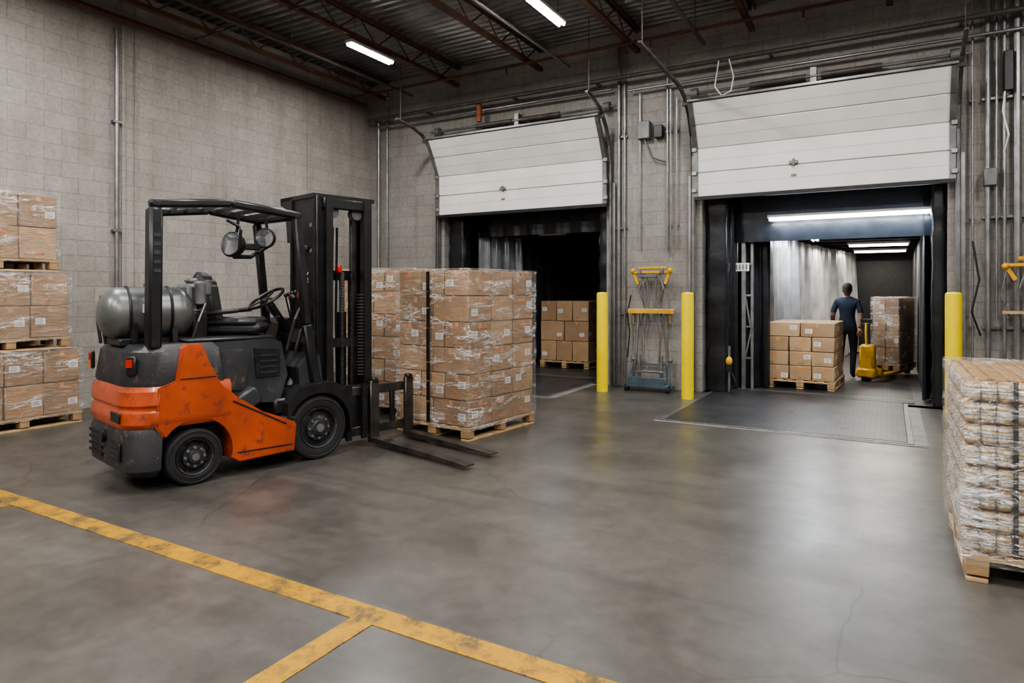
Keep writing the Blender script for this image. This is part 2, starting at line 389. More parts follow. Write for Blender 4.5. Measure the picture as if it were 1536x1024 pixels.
    def lathe(s, prof, c, axis, mat, seg=24, caps=True):
        X = Matrix.Translation(c) @ Vector(axis).to_track_quat('Z', 'Y').to_matrix().to_4x4()
        vs = []; fs = []
        for (r, z) in prof:
            for i in range(seg):
                a = 2*math.pi*i/seg; vs.append((r*math.cos(a), r*math.sin(a), z))
        for k in range(len(prof)-1):
            for i in range(seg): fs.append((k*seg+i, k*seg+(i+1) % seg, (k+1)*seg+(i+1) % seg, (k+1)*seg+i))
        if caps: fs += [tuple(range(seg))[::-1], tuple(range((len(prof)-1)*seg, len(prof)*seg))]
        s.add(vs, fs, mat, X)
    def torus(s, c, R, r, axis, mat, seg=24, rs=8):
        X = Matrix.Translation(c) @ Vector(axis).to_track_quat('Z', 'Y').to_matrix().to_4x4()
        vs = []; fs = []
        for i in range(seg):
            a = 2*math.pi*i/seg
            for j in range(rs):
                b = 2*math.pi*j/rs; vs.append(((R+r*math.cos(b))*math.cos(a), (R+r*math.cos(b))*math.sin(a), r*math.sin(b)))
        for i in range(seg):
            for j in range(rs): fs.append((i*rs+j, ((i+1) % seg)*rs+j, ((i+1) % seg)*rs+(j+1) % rs, i*rs+(j+1) % rs))
        s.add(vs, fs, mat, X)
    def done(s, loc=(0, 0, 0), rz=0., parent=None, angle=.62, recalc=True):
        me = bpy.data.meshes.new(s.name)
        me.from_pydata([tuple(v) for v in s.v], [], s.f)
        for m in s.mats: me.materials.append(m)
        me.polygons.foreach_set('material_index', s.m)
        bm = bmesh.new(); bm.from_mesh(me)
        if recalc: bmesh.ops.recalc_face_normals(bm, faces=bm.faces)
        for e in bm.edges:
            if len(e.link_faces) == 2:
                if e.calc_face_angle(0) > angle: e.smooth = False
            else: e.smooth = False
        for f in bm.faces: f.smooth = True
        bm.to_mesh(me); bm.free()
        o = bpy.data.objects.new(s.name, me); COL.objects.link(o)
        o.location = loc; o.rotation_euler = (0, 0, rz)
        if parent: o.parent = parent
        return o

def rrect(x0, x1, y0, y1, r, n=5):
    if not hasattr(r, '__len__'): r = (r,)*4
    pts = []
    for (cx, cy, sx, sy, a0, q) in ((x0, y0, 1, 1, math.pi, r[0]), (x1, y0, -1, 1, 1.5*math.pi, r[1]), (x1, y1, -1, -1, 0, r[2]), (x0, y1, 1, -1, .5*math.pi, r[3])):
        for i in range(n+1):
            a = a0+i/n*math.pi/2; pts.append((cx+sx*q+q*math.cos(a), cy+sy*q+q*math.sin(a)))
    return pts

# ------------------------------------------------------------------ camera
H = 1.55
cam = bpy.data.cameras.new('camera'); co = bpy.data.objects.new('camera', cam); COL.objects.link(co)
co.location = (0, 0, H); co.rotation_euler = (math.pi/2, 0, math.radians(29.9))
cam.sensor_width = 36; cam.lens = 985/1536*36; cam.shift_y = -74/1536; cam.clip_start = .05
scene.camera = co

# ------------------------------------------------------------------ room shell
XL, XR, YB, YF, ZC = -9.3, 5.5, 10.3, -5.0, 5.8
b = B('floor'); b.box(((XL+XR)/2, (YF+YB)/2, -.05), (XR-XL+.5, YB-YF+.5, .1), 'floor')
b.box((-2.2, 15, -.05), (12, 9.3, .1), 'floor'); b.done()
b = B('wall_left'); b.box((XL-.1, (YF+YB)/2+.1, ZC/2), (.2, YB-YF+.6, ZC), 'cmu_l')
b.done()
b = B('trim_1')
for y, w in ((5.25, .05), (5.42, .02), (8.6, .02)):
    b.box((XL+.012, y, ZC/2), (.03, w, ZC), 'cmu_l')
b.done()
OP = [(-7.42, -4.1, 3.05), (-2.52, .66, 3.05)]
b = B('wall_back')
xs = [XL-.2, OP[0][0], OP[0][1], OP[1][0], OP[1][1], XR+.2]
for i in (0, 2, 4): b.box(((xs[i]+xs[i+1])/2, YB+.13, ZC/2), (xs[i+1]-xs[i], .26, ZC), 'cmu_b')
for x0, x1, z in OP: b.box(((x0+x1)/2, YB+.13, (z+ZC)/2), (x1-x0, .26, ZC-z), 'cmu_b')
b.done()
b = B('wall_right'); b.box((XR+.1, (YF+YB)/2+.1, ZC/2), (.2, YB-YF+.6, ZC), 'cmu_l'); b.done()
b = B('wall_front'); b.box(((XL+XR)/2, YF-.1, ZC/2), (XR-XL+.4, .2, ZC), 'cmu_b'); b.done()
b = B('ceiling'); y = YF-.2; pts = []
while y < YB+.26:
    pts += [(y, ZC), (y+.06, ZC), (y+.08, ZC+.05), (y+.14, ZC+.05)]; y += .16
vs = []; fs = []
for (yy, z) in pts: vs += [(XL-.2, yy, z), (XR+.2, yy, z)]
for i in range(len(pts)-1): fs.append((2*i, 2*i+1, 2*i+3, 2*i+2))
b.add(vs, fs, 'deck')
b.box(((XL+XR)/2, (YF+YB)/2, ZC+.12), (XR-XL+.5, YB-YF+.6, .08), 'deck'); b.done(recalc=False)
for i in range(9):
    x = -8.75+1.75*i
    if x > XR: break
    b = B('roof_joist'); zb, zt = 5.42, 5.75
    for dx in (-.028, .028):
        b.box((x+dx, 2.7, zb), (.012, 14.9, .06), 'joist'); b.box((x+dx*1.2, 2.7, zt), (.02, 15.0, .06), 'joist')
    b.box((x, 2.7, zb-.03), (.08, 14.9, .012), 'joist')
    y = YF+.3; k = 0
    while y < YB-.5:
        z0, z1 = (zb, zt) if k % 2 == 0 else (zt, zb)
        b.cyl((x, y, z0), (x, y+.42, z1), .013, 'joist', 6); y += .42; k += 1
    b.done()
b = B('sprinkler_pipe')
b.cyl((XL+.15, YF+.1, 5.30), (XL+.15, 10.0, 5.30), .045, 'joist')
b.cyl((-7.9, YF+.1, 5.3), (-7.9, 9.9, 5.3), .025, 'dpipe')
b.cyl((-4.6, YF+.1, 5.28), (-4.6, 9.9, 5.28), .022, 'pipe')
b.cyl((-2.4, YF+.1, 5.25), (-2.4, 9.9, 5.25), .03, 'dpipe')
b.cyl((-9.1, 9.55, 5.34), (4.5, 9.55, 5.34), .024, 'joist')
b.cyl((-9.1, 6.2, 5.36), (4.5, 6.2, 5.36), .014, 'dpipe')
for y in (-2, 1, 4, 7, 9.4):
    for x in (-7.9, -4.6, -2.4): b.cyl((x, y, 5.26), (x, y, 5.78), .008, 'steel', 6)
for x in (-8.2, -5.6, -3.1, -1.0):
    b.cyl((x, 9.55, 5.34), (x, 9.55, 5.2), .014, 'joist', 8); b.cyl((x, 9.55, 5.2), (x, 9.55, 5.185), .03, 'pipe', 10)
b.done()
b = B('pipe_run')
b.cyl((-9.1, 10.02, 5.0), (XR-.1, 10.02, 5.0), .035, 'dpipe')
b.cyl((-9.0, 10.14, 4.87), (-3.95, 10.14, 4.87), .022, 'pipe')
b.cyl((-3.65, 10.14, 4.80), (XR-.1, 10.14, 4.80), .022, 'pipe')
for x in (-9, -7.7, -5.8, -4.2, -1.5, .8, 2.5): b.box((x, 10.15, 5.0), (.04, .26, .04), 'steel')
b.cyl((-8.95, 10.16, 4.98), (-8.95, 10.16, .03), .03, 'pipe')
b.cyl((-8.78, 10.22, 5.3), (-8.78, 10.22, .03), .02, 'pipe')
b.cyl((-6.5, 10.1, 4.98), (-6.5, 10.1, 4.66), .05, 'orpipe')
for x, r, z0, z1 in ((-3.86, .028, .02, 5.6), (-3.76, .02, .02, 5.6), (-3.05, .016, 2.2, 5.2), (-3.0, .012, 2.1, 4.76), (-2.9, .012, 2.2, 4.6), (-3.5, .014, 2.2, 4.76)):
    b.cyl((x, 10.24, z0), (x, 10.24, z1), r, 'pipe', 10)
    for z in (1.2, 2.6, 4.1):
        if z0 < z < z1: b.box((x, 10.265, z), (r*4, .03, .03), 'steel')
for x, r, z0, z1 in ((.92, .014, .4, 5.3), (1.08, .03, .02, 5.6), (1.17, .014, 1.2, 5.6), (1.25, .02, .6, 5.6), (1.38, .045, .02, 5.75), (1.62, .02, .4, 5.6), (1.9, .03, .02, 5.6)):
    b.cyl((x, 10.22, z0), (x, 10.22, z1), r, 'pipe', 10)
    for z in (1.1, 2.5, 4.0): b.box((x, 10.255, z), (r*4, .06, .03), 'steel')
b.box((-3.42, 10.22, 4.15), (.20, .12, .28), 'mgrey', bev=.01); b.box((-3.18, 10.22, 4.1), (.14, .12, .2), 'blk', bev=.01)
b.box((1.1, 10.2, 3.0), (.14, .14, .22), 'mgrey', bev=.01); b.box((1.28, 10.15, 4.3), (.1, .10, .5), 'blk', bev=.01)
b.tube([(-3.42, 10.22, 4.0), (-3.3, 10.2, 3.7), (-3.05, 10.24, 3.6)], .012, 'steel')
b.tube([(1.25, 10.14, 4.1), (1.22, 10.12, 3.8), (1.28, 10.12, 3.5), (1.24, 10.2, 3.3)], .010, 'white')
b.tube([(.92, 10.2, 2.2), (.98, 10.12, 1.7), (.9, 10.12, 1.3), (1.0, 10.18, 1.0)], .012, 'rub')
b.tube([(-2.2, 9.98, 4.98), (-2.25, 9.95, 4.6), (-2.15, 9.95, 4.45), (-2.02, 9.95, 4.5), (-1.98, 9.95, 4.7), (-2.05, 9.98, 4.98)], .010, 'white', 6)
b.done()
b = B('electrical_conduit')
b.cyl((XL+.045, 5.14, .03), (XL+.045, 5.14, 5.2), .026, 'pipe')
for z in (1, 2.4, 3.9): b.box((XL+.045, 5.14, z), (.06, .12, .03), 'steel')
b.done()

# ------------------------------------------------------------------ lamps
def fixture(x, y, z, power, tube='tube', L=1.0, col=(1, .975, .94), along='y', drop=.5, name='fluorescent_light', wide=.14, up=True, parent=None):
    b = B(name)
    d = (wide, L, .05) if along == 'y' else (L, wide, .05)
    b.box((0, 0, .045), d, 'lampb', bev=.01)
    for s in (-.035, .035):
        if along == 'y': b.cyl((s, -L/2+.03, 0), (s, L/2-.03, 0), .02, tube, 8)
        else: b.cyl((-L/2+.03, s, 0), (L/2-.03, s, 0), .02, tube, 8)
    if up:
        for s in (-.35, .35):
            p = (0, s*L) if along == 'y' else (s*L, 0)
            b.cyl((p[0], p[1], .06), (p[0], p[1], drop), .006, 'steel', 6)
    o = b.done((x, y, z), parent=parent)
    if power:
        ld = bpy.data.lights.new('lamp_glow', 'AREA'); ld.shape = 'RECTANGLE'
        ld.size, ld.size_y = (wide, L) if along == 'y' else (L, wide)
        ld.energy = power; ld.color = col
        lo = bpy.data.objects.new('lamp_glow', ld); COL.objects.link(lo); lo.parent = o; lo.location = (0, 0, -.035)
    return o
for x in (-7.03, -3.96, -.9, 2.2):
    for y, p in ((7.80, 64), (3.3, 98), (-1.2, 145)):
        fixture(x, y, 5.27, p)

# ------------------------------------------------------------------ floor marks
b = B('floor_marking')
def strip(x0, x1, y0, y1): b.box(((x0+x1)/2, (y0+y1)/2, .002), (x1-x0, y1-y0, .004), 'line')
strip(XL+.1, 3.5, 2.325, 2.465); strip(-2.22, -2.09, -1.5, 2.325); strip(-5.66, -5.53, -1.5, 2.325); b.done()

# ------------------------------------------------------------------ dock doors
def dock_door(name, x0, x1, ll):
    b = B(name)
    prof = [(10.14, 3.0), (10.14, 3.37), (10.13, 3.74), (9.97, 4.07), (9.79, 4.37)]
    xc = (x0+x1)/2; w = x1-x0
    for (a, c) in zip(prof[:-1], prof[1:]):
        v = Vector((0, c[0]-a[0], c[1]-a[1])); L = v.length; ang = math.atan2(-(c[0]-a[0]), c[1]-a[1])
        m = (xc, (a[0]+c[0])/2, (a[1]+c[1])/2)
        b.box(m, (w, .045, L-.010), 'doorw', rot=(ang, 0, 0), bev=.009)
        b.box((xc, m[1]+.01, m[2]), (w-.02, .03, L+.004), 'groove', rot=(ang, 0, 0))
        n = Vector((0, -math.cos(ang), -math.sin(ang)))
        for xe in (x0+.03, x1-.03): b.box(Vector((xe, m[1], m[2]))+n*.012, (.07, .05, L-.01), 'steel', rot=(ang, 0, 0))
        b.box(Vector((xc, m[1], m[2]))+n*.022, (w-.16, .004, .006), 'groove', rot=(ang, 0, 0))
    b.box((xc, 10.13, 2.98), (w, .06, .05), 'blk')
    b.box((xc, 9.77, 4.385), (w+.02, .06, .03), 'steel')
    b.box((xc-.25, 10.1, 3.40), (.12, .04, .05), 'steel', bev=.008); b.box((xc-.25, 10.09, 3.40), (.03, .05, .09), 'mgrey')
    b.box((xc-.25, 10.11, 3.22), (.07, .012, .03), 'wood2')
    for xe, sg in ((x0-.04, -1), (x1+.04, 1)):
        pts = [(xe, 10.2, .02), (xe, 10.2, 3.65), (xe, 10.14, 3.95), (xe, 9.98, 4.24), (xe, 9.74, 4.46), (xe, 9.45, 4.55), (xe, (ll if sg < 0 else 9.2), 4.60)]
        for p, q in zip(pts[:-1], pts[1:]):
            b.beam(p, q, .04, .022, 'steel'); b.beam(Vector(p)+Vector((sg*.022, 0, 0)), Vector(q)+Vector((sg*.022, 0, 0)), .008, .055, 'dpipe')
        b.cyl((xe, pts[-1][1]+.1, 4.6), (xe, pts[-1][1]+.1, 5.76), .007, 'dpipe', 6)
        for z in (3.1, 3.36, 3.72): b.box((xe-sg*.05, 10.1, z), (.08, .05, .07), 'pipe', bev=.01)
        b.cyl((xe-sg*.08, 9.80, 4.36), (xe+sg*.05, 9.80, 4.36), .03, 'steel', 8)
        b.box((xe+sg*.02, 10.24, 1.7), (.10, .04, 3.3), 'pipe')
    b.cyl((x0-.15, 10.16, 4.60), (x1+.15, 10.16, 4.60), .02, 'steel')
    for xx in (x0, x1): b.cyl((xx-.05, 10.16, 4.60), (xx+.05, 10.16, 4.60), .08, 'mgrey', 16)
    for s in (-1, 1): b.cyl((xc+s*.1, 10.16, 4.60), (xc+s*.85, 10.16, 4.60), .045, 'dpipe', 12)
    b.box((xc, 10.22, 4.60), (.08, .14, .25), 'steel')
    return b.done()
dock_door('door_1', -7.47, -4.03, 9.0)
dock_door('door_2', -2.6, .73, 7.7)

def curtain(name, p0, p1, z0, z1, mat, folds, amp, parent=None):
    b = B(name); n = folds*10; p0 = Vector(p0); p1 = Vector(p1); d = (p1-p0); nn = Vector((-d.y, d.x)).normalized()
    rows = 8; vs = []; rnd = random.Random(len(name)+folds)
    ph = [rnd.uniform(-.9, .9) for _ in range(folds+2)]; am = [rnd.uniform(.55, 1.35) for _ in range(folds+2)]
    for i in range(n+1):
        t = i/n; k = int(t*folds)
        for j in range(rows+1):
            q = j/rows; f = t*folds-k
            A = am[k]*(1-f)+am[k+1]*f; pp = ph[k]*(1-f)+ph[k+1]*f
            a = amp*A*(math.sin(t*folds*2*math.pi+pp+q*.5)+.35*math.sin(t*folds*5.3*math.pi+q*1.4))*(1.1-.5*q)
            p = p0+d*t+nn*a
            vs.append((p.x, p.y, z0+(z1-z0)*q))
    fs = []
    for i in range(n):
        for j in range(rows): o = i*(rows+1)+j; fs.append((o, o+1, o+rows+2, o+rows+1))
    b.add(vs, fs, mat); return b.done(parent=parent, angle=1.6)

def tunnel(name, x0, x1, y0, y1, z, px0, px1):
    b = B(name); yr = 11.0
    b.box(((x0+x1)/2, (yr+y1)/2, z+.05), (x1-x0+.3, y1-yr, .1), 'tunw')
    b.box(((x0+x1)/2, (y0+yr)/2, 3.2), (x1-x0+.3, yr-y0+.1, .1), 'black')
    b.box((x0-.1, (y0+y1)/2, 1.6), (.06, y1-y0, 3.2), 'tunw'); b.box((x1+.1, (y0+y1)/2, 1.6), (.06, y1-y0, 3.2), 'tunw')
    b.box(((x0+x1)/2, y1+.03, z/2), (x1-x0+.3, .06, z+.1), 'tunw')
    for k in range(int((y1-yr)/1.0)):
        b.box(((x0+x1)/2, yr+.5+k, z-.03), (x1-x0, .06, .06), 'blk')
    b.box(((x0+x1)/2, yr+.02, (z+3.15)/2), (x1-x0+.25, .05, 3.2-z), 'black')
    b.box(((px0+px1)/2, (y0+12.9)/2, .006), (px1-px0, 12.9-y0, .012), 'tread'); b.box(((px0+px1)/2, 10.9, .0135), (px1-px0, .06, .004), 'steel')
    return b
b = tunnel('dock_tunnel', -2.45, .62, 10.62, 19.4, 2.62, -2.1, .3)
def pad(b, x0, x1, y0, y1, z0, z1):
    rings = []; rnd = random.Random(int(abs(x0)*100)); z = z0
    while z < z1+.001:
        k = rnd.uniform(-.012, .012); rings.append([(p[0], p[1], z) for p in rrect(x0-k, x1+k, y0-k, y1, .045, 3)]); z += (z1-z0)/26
    b.loft(rings, 'black')
pad(b, -2.47, -2.17, 10.40, 10.66, .02, 2.99); pad(b, .49, .65, 10.40, 10.66, .02, 2.99)
b.box((-2.02, 10.95, 1.22), (.06, .06, 2.42), 'pipe'); b.box((-1.9, 11.0, 1.22), (.04, .04, 2.42), 'pipe')
for z in (.5, 1.0, 1.5, 2.0): b.box((-1.96, 10.97, z), (.16, .02, .03), 'pipe')
b.beam((-2.0, 10.96, .5), (-1.9, 10.96, 1.0), .02, .02, 'pipe'); b.beam((-1.92, 10.96, 1.0), (-2.0, 10.96, 1.5), .02, .02, 'pipe')
b.box((-.9, 11.06, 2.40), (2.9, .04, .06), 'pipe')
b.box((-2.05, 10.9, 1.95), (.24, .01, .13), 'white')
for k in range(4): b.box((-2.12+.05*k, 10.893, 1.95), (.018, .004, .08), 'print')
b.box((-.2, 19.3, 1.2), (2.2, .05, 2.3), 'blk')
tn = b.done()
curtain('side_curtain', (-2.30, 10.74), (-2.10, 10.95), .04, 2.95, 'black', 2, .03, tn)
curtain('header_curtain', (-2.3, 10.88), (.6, 10.86), 2.34, 3.1, 'bluelit', 6, .014, tn)
curtain('right_side_curtain', (.42, 10.78), (.50, 11.6), .04, 2.9, 'black', 3, .03, tn)
curtain('left_inner_curtain', (-2.0, 11.10), (-1.66, 11.22), .04, 2.5, 'black', 2, .035, tn)
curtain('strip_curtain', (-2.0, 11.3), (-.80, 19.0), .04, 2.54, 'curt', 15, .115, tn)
curtain('right_strip_curtain', (.47, 11.7), (.52, 19.0), .04, 2.5, 'tunw', 16, .04, tn)
fixture(-.55, 10.70, 2.66, 38, 'tubec', 2.15, (.86, .93, 1), 'x', up=False, wide=.09, name='tunnel_light', parent=tn)
for y, p in ((15.2, 70), (17.6, 30)):
    fixture(-.2, y, 2.50, p, 'panel', 1.1, (1, .93, .82), 'x', up=False, wide=.3, name='tunnel_light', parent=tn)
fixture(-1.2, 12.9, 2.52, 36, 'tubec', 1.2, (.94, .97, 1), 'y', up=False, name='tunnel_light', parent=tn)  # added source, brings out the strip curtain folds

b = tunnel('dock_tunnel', -7.35, -4.15, 10.62, 17.0, 2.75, -7.0, -4.5)
pad(b, -7.39, -7.05, 10.40, 10.66, .02, 2.99); pad(b, -4.28, -4.12, 10.40, 10.66, .02, 2.99)
tn = b.done()
curtain('header_curtain', (-7.0, 10.84), (-4.2, 10.80), 2.62, 3.1, 'black', 6, .02, tn)
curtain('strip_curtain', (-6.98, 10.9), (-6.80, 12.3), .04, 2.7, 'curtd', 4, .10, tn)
curtain('side_curtain', (-6.85, 12.4), (-6.7, 16.6), .04, 2.7, 'tunw', 9, .04, tn)  # deeper stretch of curtain, light falloff painted in with a dark material
fixture(-5.6, 11.3, 2.66, 8, 'lampb', .6, (.9, .95, 1), 'x', up=False, name='tunnel_light', parent=tn)  # added source with unlit tubes, lifts the curtain folds in the dark dock

# ---- dock levelers
def leveler(x0, x1, y0, y1):
    b = B('dock_leveler')
    b.box(((x0+x1)/2, (y0+y1)/2, .006), (x1-x0, y1-y0, .012), 'tread', bev=.004)
    for x in (x0-.03, x1+.03): b.box((x, (y0+y1)/2, .004), (.05, y1-y0, .008), 'steel')
    b.box(((x0+x1)/2, y0-.03, .004), (x1-x0+.11, .05, .008), 'steel')
    b.box((x1+.12, (y0+10.2)/2, .003), (.12, 10.2-y0+.2, .006), 'edge')
    b.box(((x0+x1)/2+.04, y0-.11, .003), (x1-x0+.28, .06, .006), 'edge')
    for x, y in ((x0+.5, y0+.4), (x1-.6, y0+.5), ((x0+x1)/2, y0+1.3)): b.cyl((x, y, .008), (x, y, .014), .05, 'blk', 12)
    b.done()
leveler(-2.37, .16, 7.85, 10.6); leveler(-7.1, -4.42, 8.7, 10.6)

# ---- bollards
for x, y in ((-3.90, 9.62), (-2.55, 9.56), (.67, 9.54)):
    b = B('bollard'); r = .088
    b.lathe([(r, 0), (r, 1.50), (r*.97, 1.53), (r*.8, 1.545), (.01, 1.552)], (0, 0, 0), (0, 0, 1), 'yel', 28)
    b.done((x, y, 0))

# ---- dock gear
b = B('dock_plate_stand')
for s in (-1, 1):
    b.tube([(s*.33, -.25, .06), (s*.33, .06, .06)], .03, 'blue'); b.tube([(s*.30, -.02, .06), (s*.25, .0, .6), (s*.22, .02, 1.2)], .024, 'pipe')
    b.cyl((s*.30, -.22, .05), (s*.36, -.22, .05), .05, 'rub', 14); b.tube([(s*.33, -.2, .1), (s*.30, 0, .46)], .018, 'blue')
    b.box((s*.18, -.05, .3), (.035, .05, .5), 'pipe'); b.tube([(s*.27, .02, .9), (s*.12, .04, 1.25), (s*.2, .03, 1.72)], .018, 'mgrey')
    b.sph((s*.3, .0, .48), .04, 'mgrey')
b.box((0, -.15, .09), (.66, .22, .07), 'blue', bev=.015); b.box((0, -.24, .17), (.6, .04, .12), 'blue', bev=.01)
b.box((0, .02, .42), (.5, .05, .05), 'pipe', bev=.008); b.box((0, -.12, .3), (.46, .03, .04), 'pipe', bev=.008)
b.box((0, .0, 1.27), (.74, .12, .035), 'wood', bev=.005); b.box((0, -.06, 1.24), (.74, .015, .05), 'yel2')
for s in (-1, 1): b.box((s*.3, .03, 1.16), (.03, .06, .2), 'wood2')
b.box((0, .0, 1.86), (.62, .07, .04), 'yel2', bev=.012)
b.box((.02, .0, 1.93), (.46, .06, .045), 'yel2', bev=.012); b.box((-.05, -.02, 1.80), (.3, .05, .05), 'mgrey', bev=.01)
for s in (-1, 1):
    b.beam((s*.30, .0, 1.9), (s*.22, .0, 1.68), .035, .045, 'yel2'); b.sph((s*.30, -.01, 1.89), .045, 'yel2'); b.box((s*.18, -.04, 1.88), (.06, .04, .09), 'mgrey', bev=.01)
    b.tube([(s*.12, .02, 1.84), (s*.2, -.02, 1.6), (s*.1, .0, 1.35)], .014, 'steel')
    b.tube([(s*.08, 0, 1.8), (s*.05, .02, 1.4), (s*.14, .03, .9), (s*.12, 0, .45)], .016, 'pipe')
b.tube([(-.34, .0, 1.5), (-.40, 0, 1.2), (-.36, .0, .9), (-.40, .0, .5)], .012, 'rub')
b.done((-3.27, 10.12, 0))
b = B('dock_leveler_controls')
b.box((0, 0, 1.88), (.5, .08, .045), 'yel2', bev=.012); b.box((.1, -.02, 1.96), (.4, .06, .05), 'yel2', bev=.012)
b.beam((-.22, 0, 1.88), (-.12, 0, 1.7), .045, .045, 'yel2'); b.sph((-.22, -.02, 1.87), .042, 'yel2'); b.sph((.15, -.02, 1.9), .045, 'yel2')
b.box((.05, -.04, 1.92), (.08, .05, .14), 'mgrey', bev=.01); b.box((.22, -.03, 1.9), (.07, .06, .1), 'steel', bev=.01)
b.box((0, 0, 1.3), (.5, .08, .035), 'wood'); b.tube([(0, .0, 1.88), (-.08, -.02, 1.6), (.0, .0, 1.3)], .012, 'steel')
b.tube([(.1, .0, 1.88), (.16, -.02, 1.5), (.1, .0, 1.1)], .012, 'rub'); b.tube([(-.2, .0, 1.88), (-.26, -.02, 1.5), (-.18, .0, 1.25)], .012, 'mgrey')
b.box((.28, .02, 1.6), (.05, .03, .8), 'steel')
b.done((1.46, 10.08, 0))
b = B('wheel_chock_hook')
b.box((-2.12, 10.34, .38), (.03, .03, .7), 'steel'); b.sph((-2.12, 10.32, .5), (.05, .05, .07), 'yel2')
b.box((-2.12, 10.32, .4), (.07, .07, .1), 'blk'); b.tube([(-2.1, 10.32, .36), (-2.02, 10.30, .2), (-2.1, 10.32, .05)], .012, 'rub'); b.done()

# ------------------------------------------------------------------ pallets
def pallet_geo(b, sx, sy, h, z0=0.):
    for k in range(3):
        y = -sy/2+.05+k*(sy-.10)/2
        for xx in (-sx/2+.06, 0, sx/2-.06): b.box((xx, y, z0+h*.5), (.11, .095, h*.56), 'wood2', bev=.004)
        b.box((0, y, z0+h*.83), (sx, .10, .02), 'wood', bev=.003)
    n = 7
    for k in range(n):
        x = -sx/2+.055+k*(sx-.11)/(n-1); b.box((x, 0, z0+h-.012), (.095 if k % (n-1) else .11, sy, .022), 'wood' if k % 2 else 'wood2', bev=.003)
    for x in (-sx/2+.06, 0, sx/2-.06): b.box((x, 0, z0+.011), (.10, sy, .022), 'wood', bev=.003)

def wrap_geo(b, sx, sy, z0, z1, mat='wrap', top=True, seed=1, amp=1.):
    rnd = random.Random(seed); P = rrect(-sx/2, sx/2, -sy/2, sy/2, .03, 2); pts = []
    for i in range(len(P)):
        a = Vector(P[i]); c = Vector(P[(i+1) % len(P)]); n = max(1, int((c-a).length/.07))
        for k in range(n): pts.append(a+(c-a)*k/n)
    rows = int((z1-z0)/.06); rings = []
    for j in range(rows+1):
        z = z0+(z1-z0)*j/rows; r = []
        for p in pts: k = 1+rnd.uniform(-.004, .014)*amp; r.append((p.x*k, p.y*k, z+rnd.uniform(-.012, .012)*(0 < j < rows)))
        rings.append(r)
    if top: rings.append([(p[0]*.93, p[1]*.93, z1+.006) for p in rings[-1]])
    n = len(pts); vs = [p for r in rings for p in r]; fs = []
    for k in range(len(rings)-1):
        for i in range(n):
            a, c, d, e = k*n+i, k*n+(i+1) % n, (k+1)*n+(i+1) % n, (k+1)*n+i
            if (i+k) % 2: fs += [(a, c, d), (a, d, e)]
            else: fs += [(a, c, e), (c, d, e)]
    if top: fs.append(tuple(range((len(rings)-1)*n, len(rings)*n)))
    b.add(vs, fs, mat)

def cartons(name, loc, rz, sx, sy, grids, rows, bh, wrap=True, strap=(), ph=.14, skip=(), seed=1, dens=.8, parent=None):
    b = B(name); rnd = random.Random(seed); pallet_geo(b, sx, sy, ph)
    ox, oy = sx-.03, sy-.03; cards = CARD if wrap else CARDD
    for r in range(rows):
        nx, ny = grids[r % len(grids)]; w, d = ox/nx, oy/ny
        for i in range(nx):
            for j in range(ny):
                if (r, i, j) in skip: continue
                if 0 < i < nx-1 and 0 < j < ny-1 and r < rows-1: continue
                cx = -ox/2+w*(i+.5)+rnd.uniform(-.005, .005); cy = -oy/2+d*(j+.5)+rnd.uniform(-.005, .005); cz = ph+bh*(r+.5)
                b.box((cx, cy, cz), (w-.012, d-.012, bh-.007), rnd.choice(cards), bev=.007)
                faces = []
                if j == 0: faces.append(('y', -1, w, cy-d/2+.006))
                if j == ny-1: faces.append(('y', 1, w, cy+d/2-.006))
                if i == 0: faces.append(('x', -1, d, cx-w/2+.006))
                if i == nx-1: faces.append(('x', 1, d, cx+w/2-.006))
                for ax, sg, wd, pos in faces:
                    def pl(u, z, du, dz, mat, e=.0015):
                        if ax == 'y': b.box((cx+u, pos+sg*e, cz+z), (du, .002, dz), mat)
                        else: b.box((pos+sg*e, cy+u, cz+z), (.002, du, dz), mat)
                    pl(0, bh*.5-.04, .045, .06, 'tape', .0008)
                    if rnd.random() < dens*.7:
                        u = rnd.choice((-.25, .22, .3))*wd; z = rnd.uniform(-.2, .15)*bh
                        lw, lh = min(.10, wd*.3), min(.07, bh*.3)
                        pl(u, z, lw, lh, 'white')
                        for q in (-.25, 0., .25): pl(u-.005, z+q*lh, lw*.7, lh*.09, 'print', .0032)
                    if rnd.random() < dens:
                        u = rnd.uniform(-.2, .1)*wd; z = -.32*bh
                        for q in range(rnd.randint(2, 4)): pl(u+q*.032-.05, z, .022, .018, 'print' if rnd.random() < .5 else 'oprint', .001)
                    if rnd.random() < .45: pl(rnd.uniform(-.2, .2)*wd, .3*bh, wd*.35, .018, 'oprint', .001)
    if wrap: wrap_geo(b, sx+.03, sy+.03, ph-.03, ph+rows*bh+.012, seed=seed)
    for s in strap:
        # strap pulled tight over the film in slightly wandering pieces, gaps stand in for highlights on the film
        z = ph+.02; zt = ph+rows*bh
        while z < zt-.05:
            L = min(rnd.uniform(.12, .26), zt-z)
            b.box((s+rnd.uniform(-.003, .003), -sy/2-.030, z+L/2), (.045, .004, L-rnd.uniform(0, .018)), 'strap'); z += L
    return b.done(loc, rz, parent=parent)

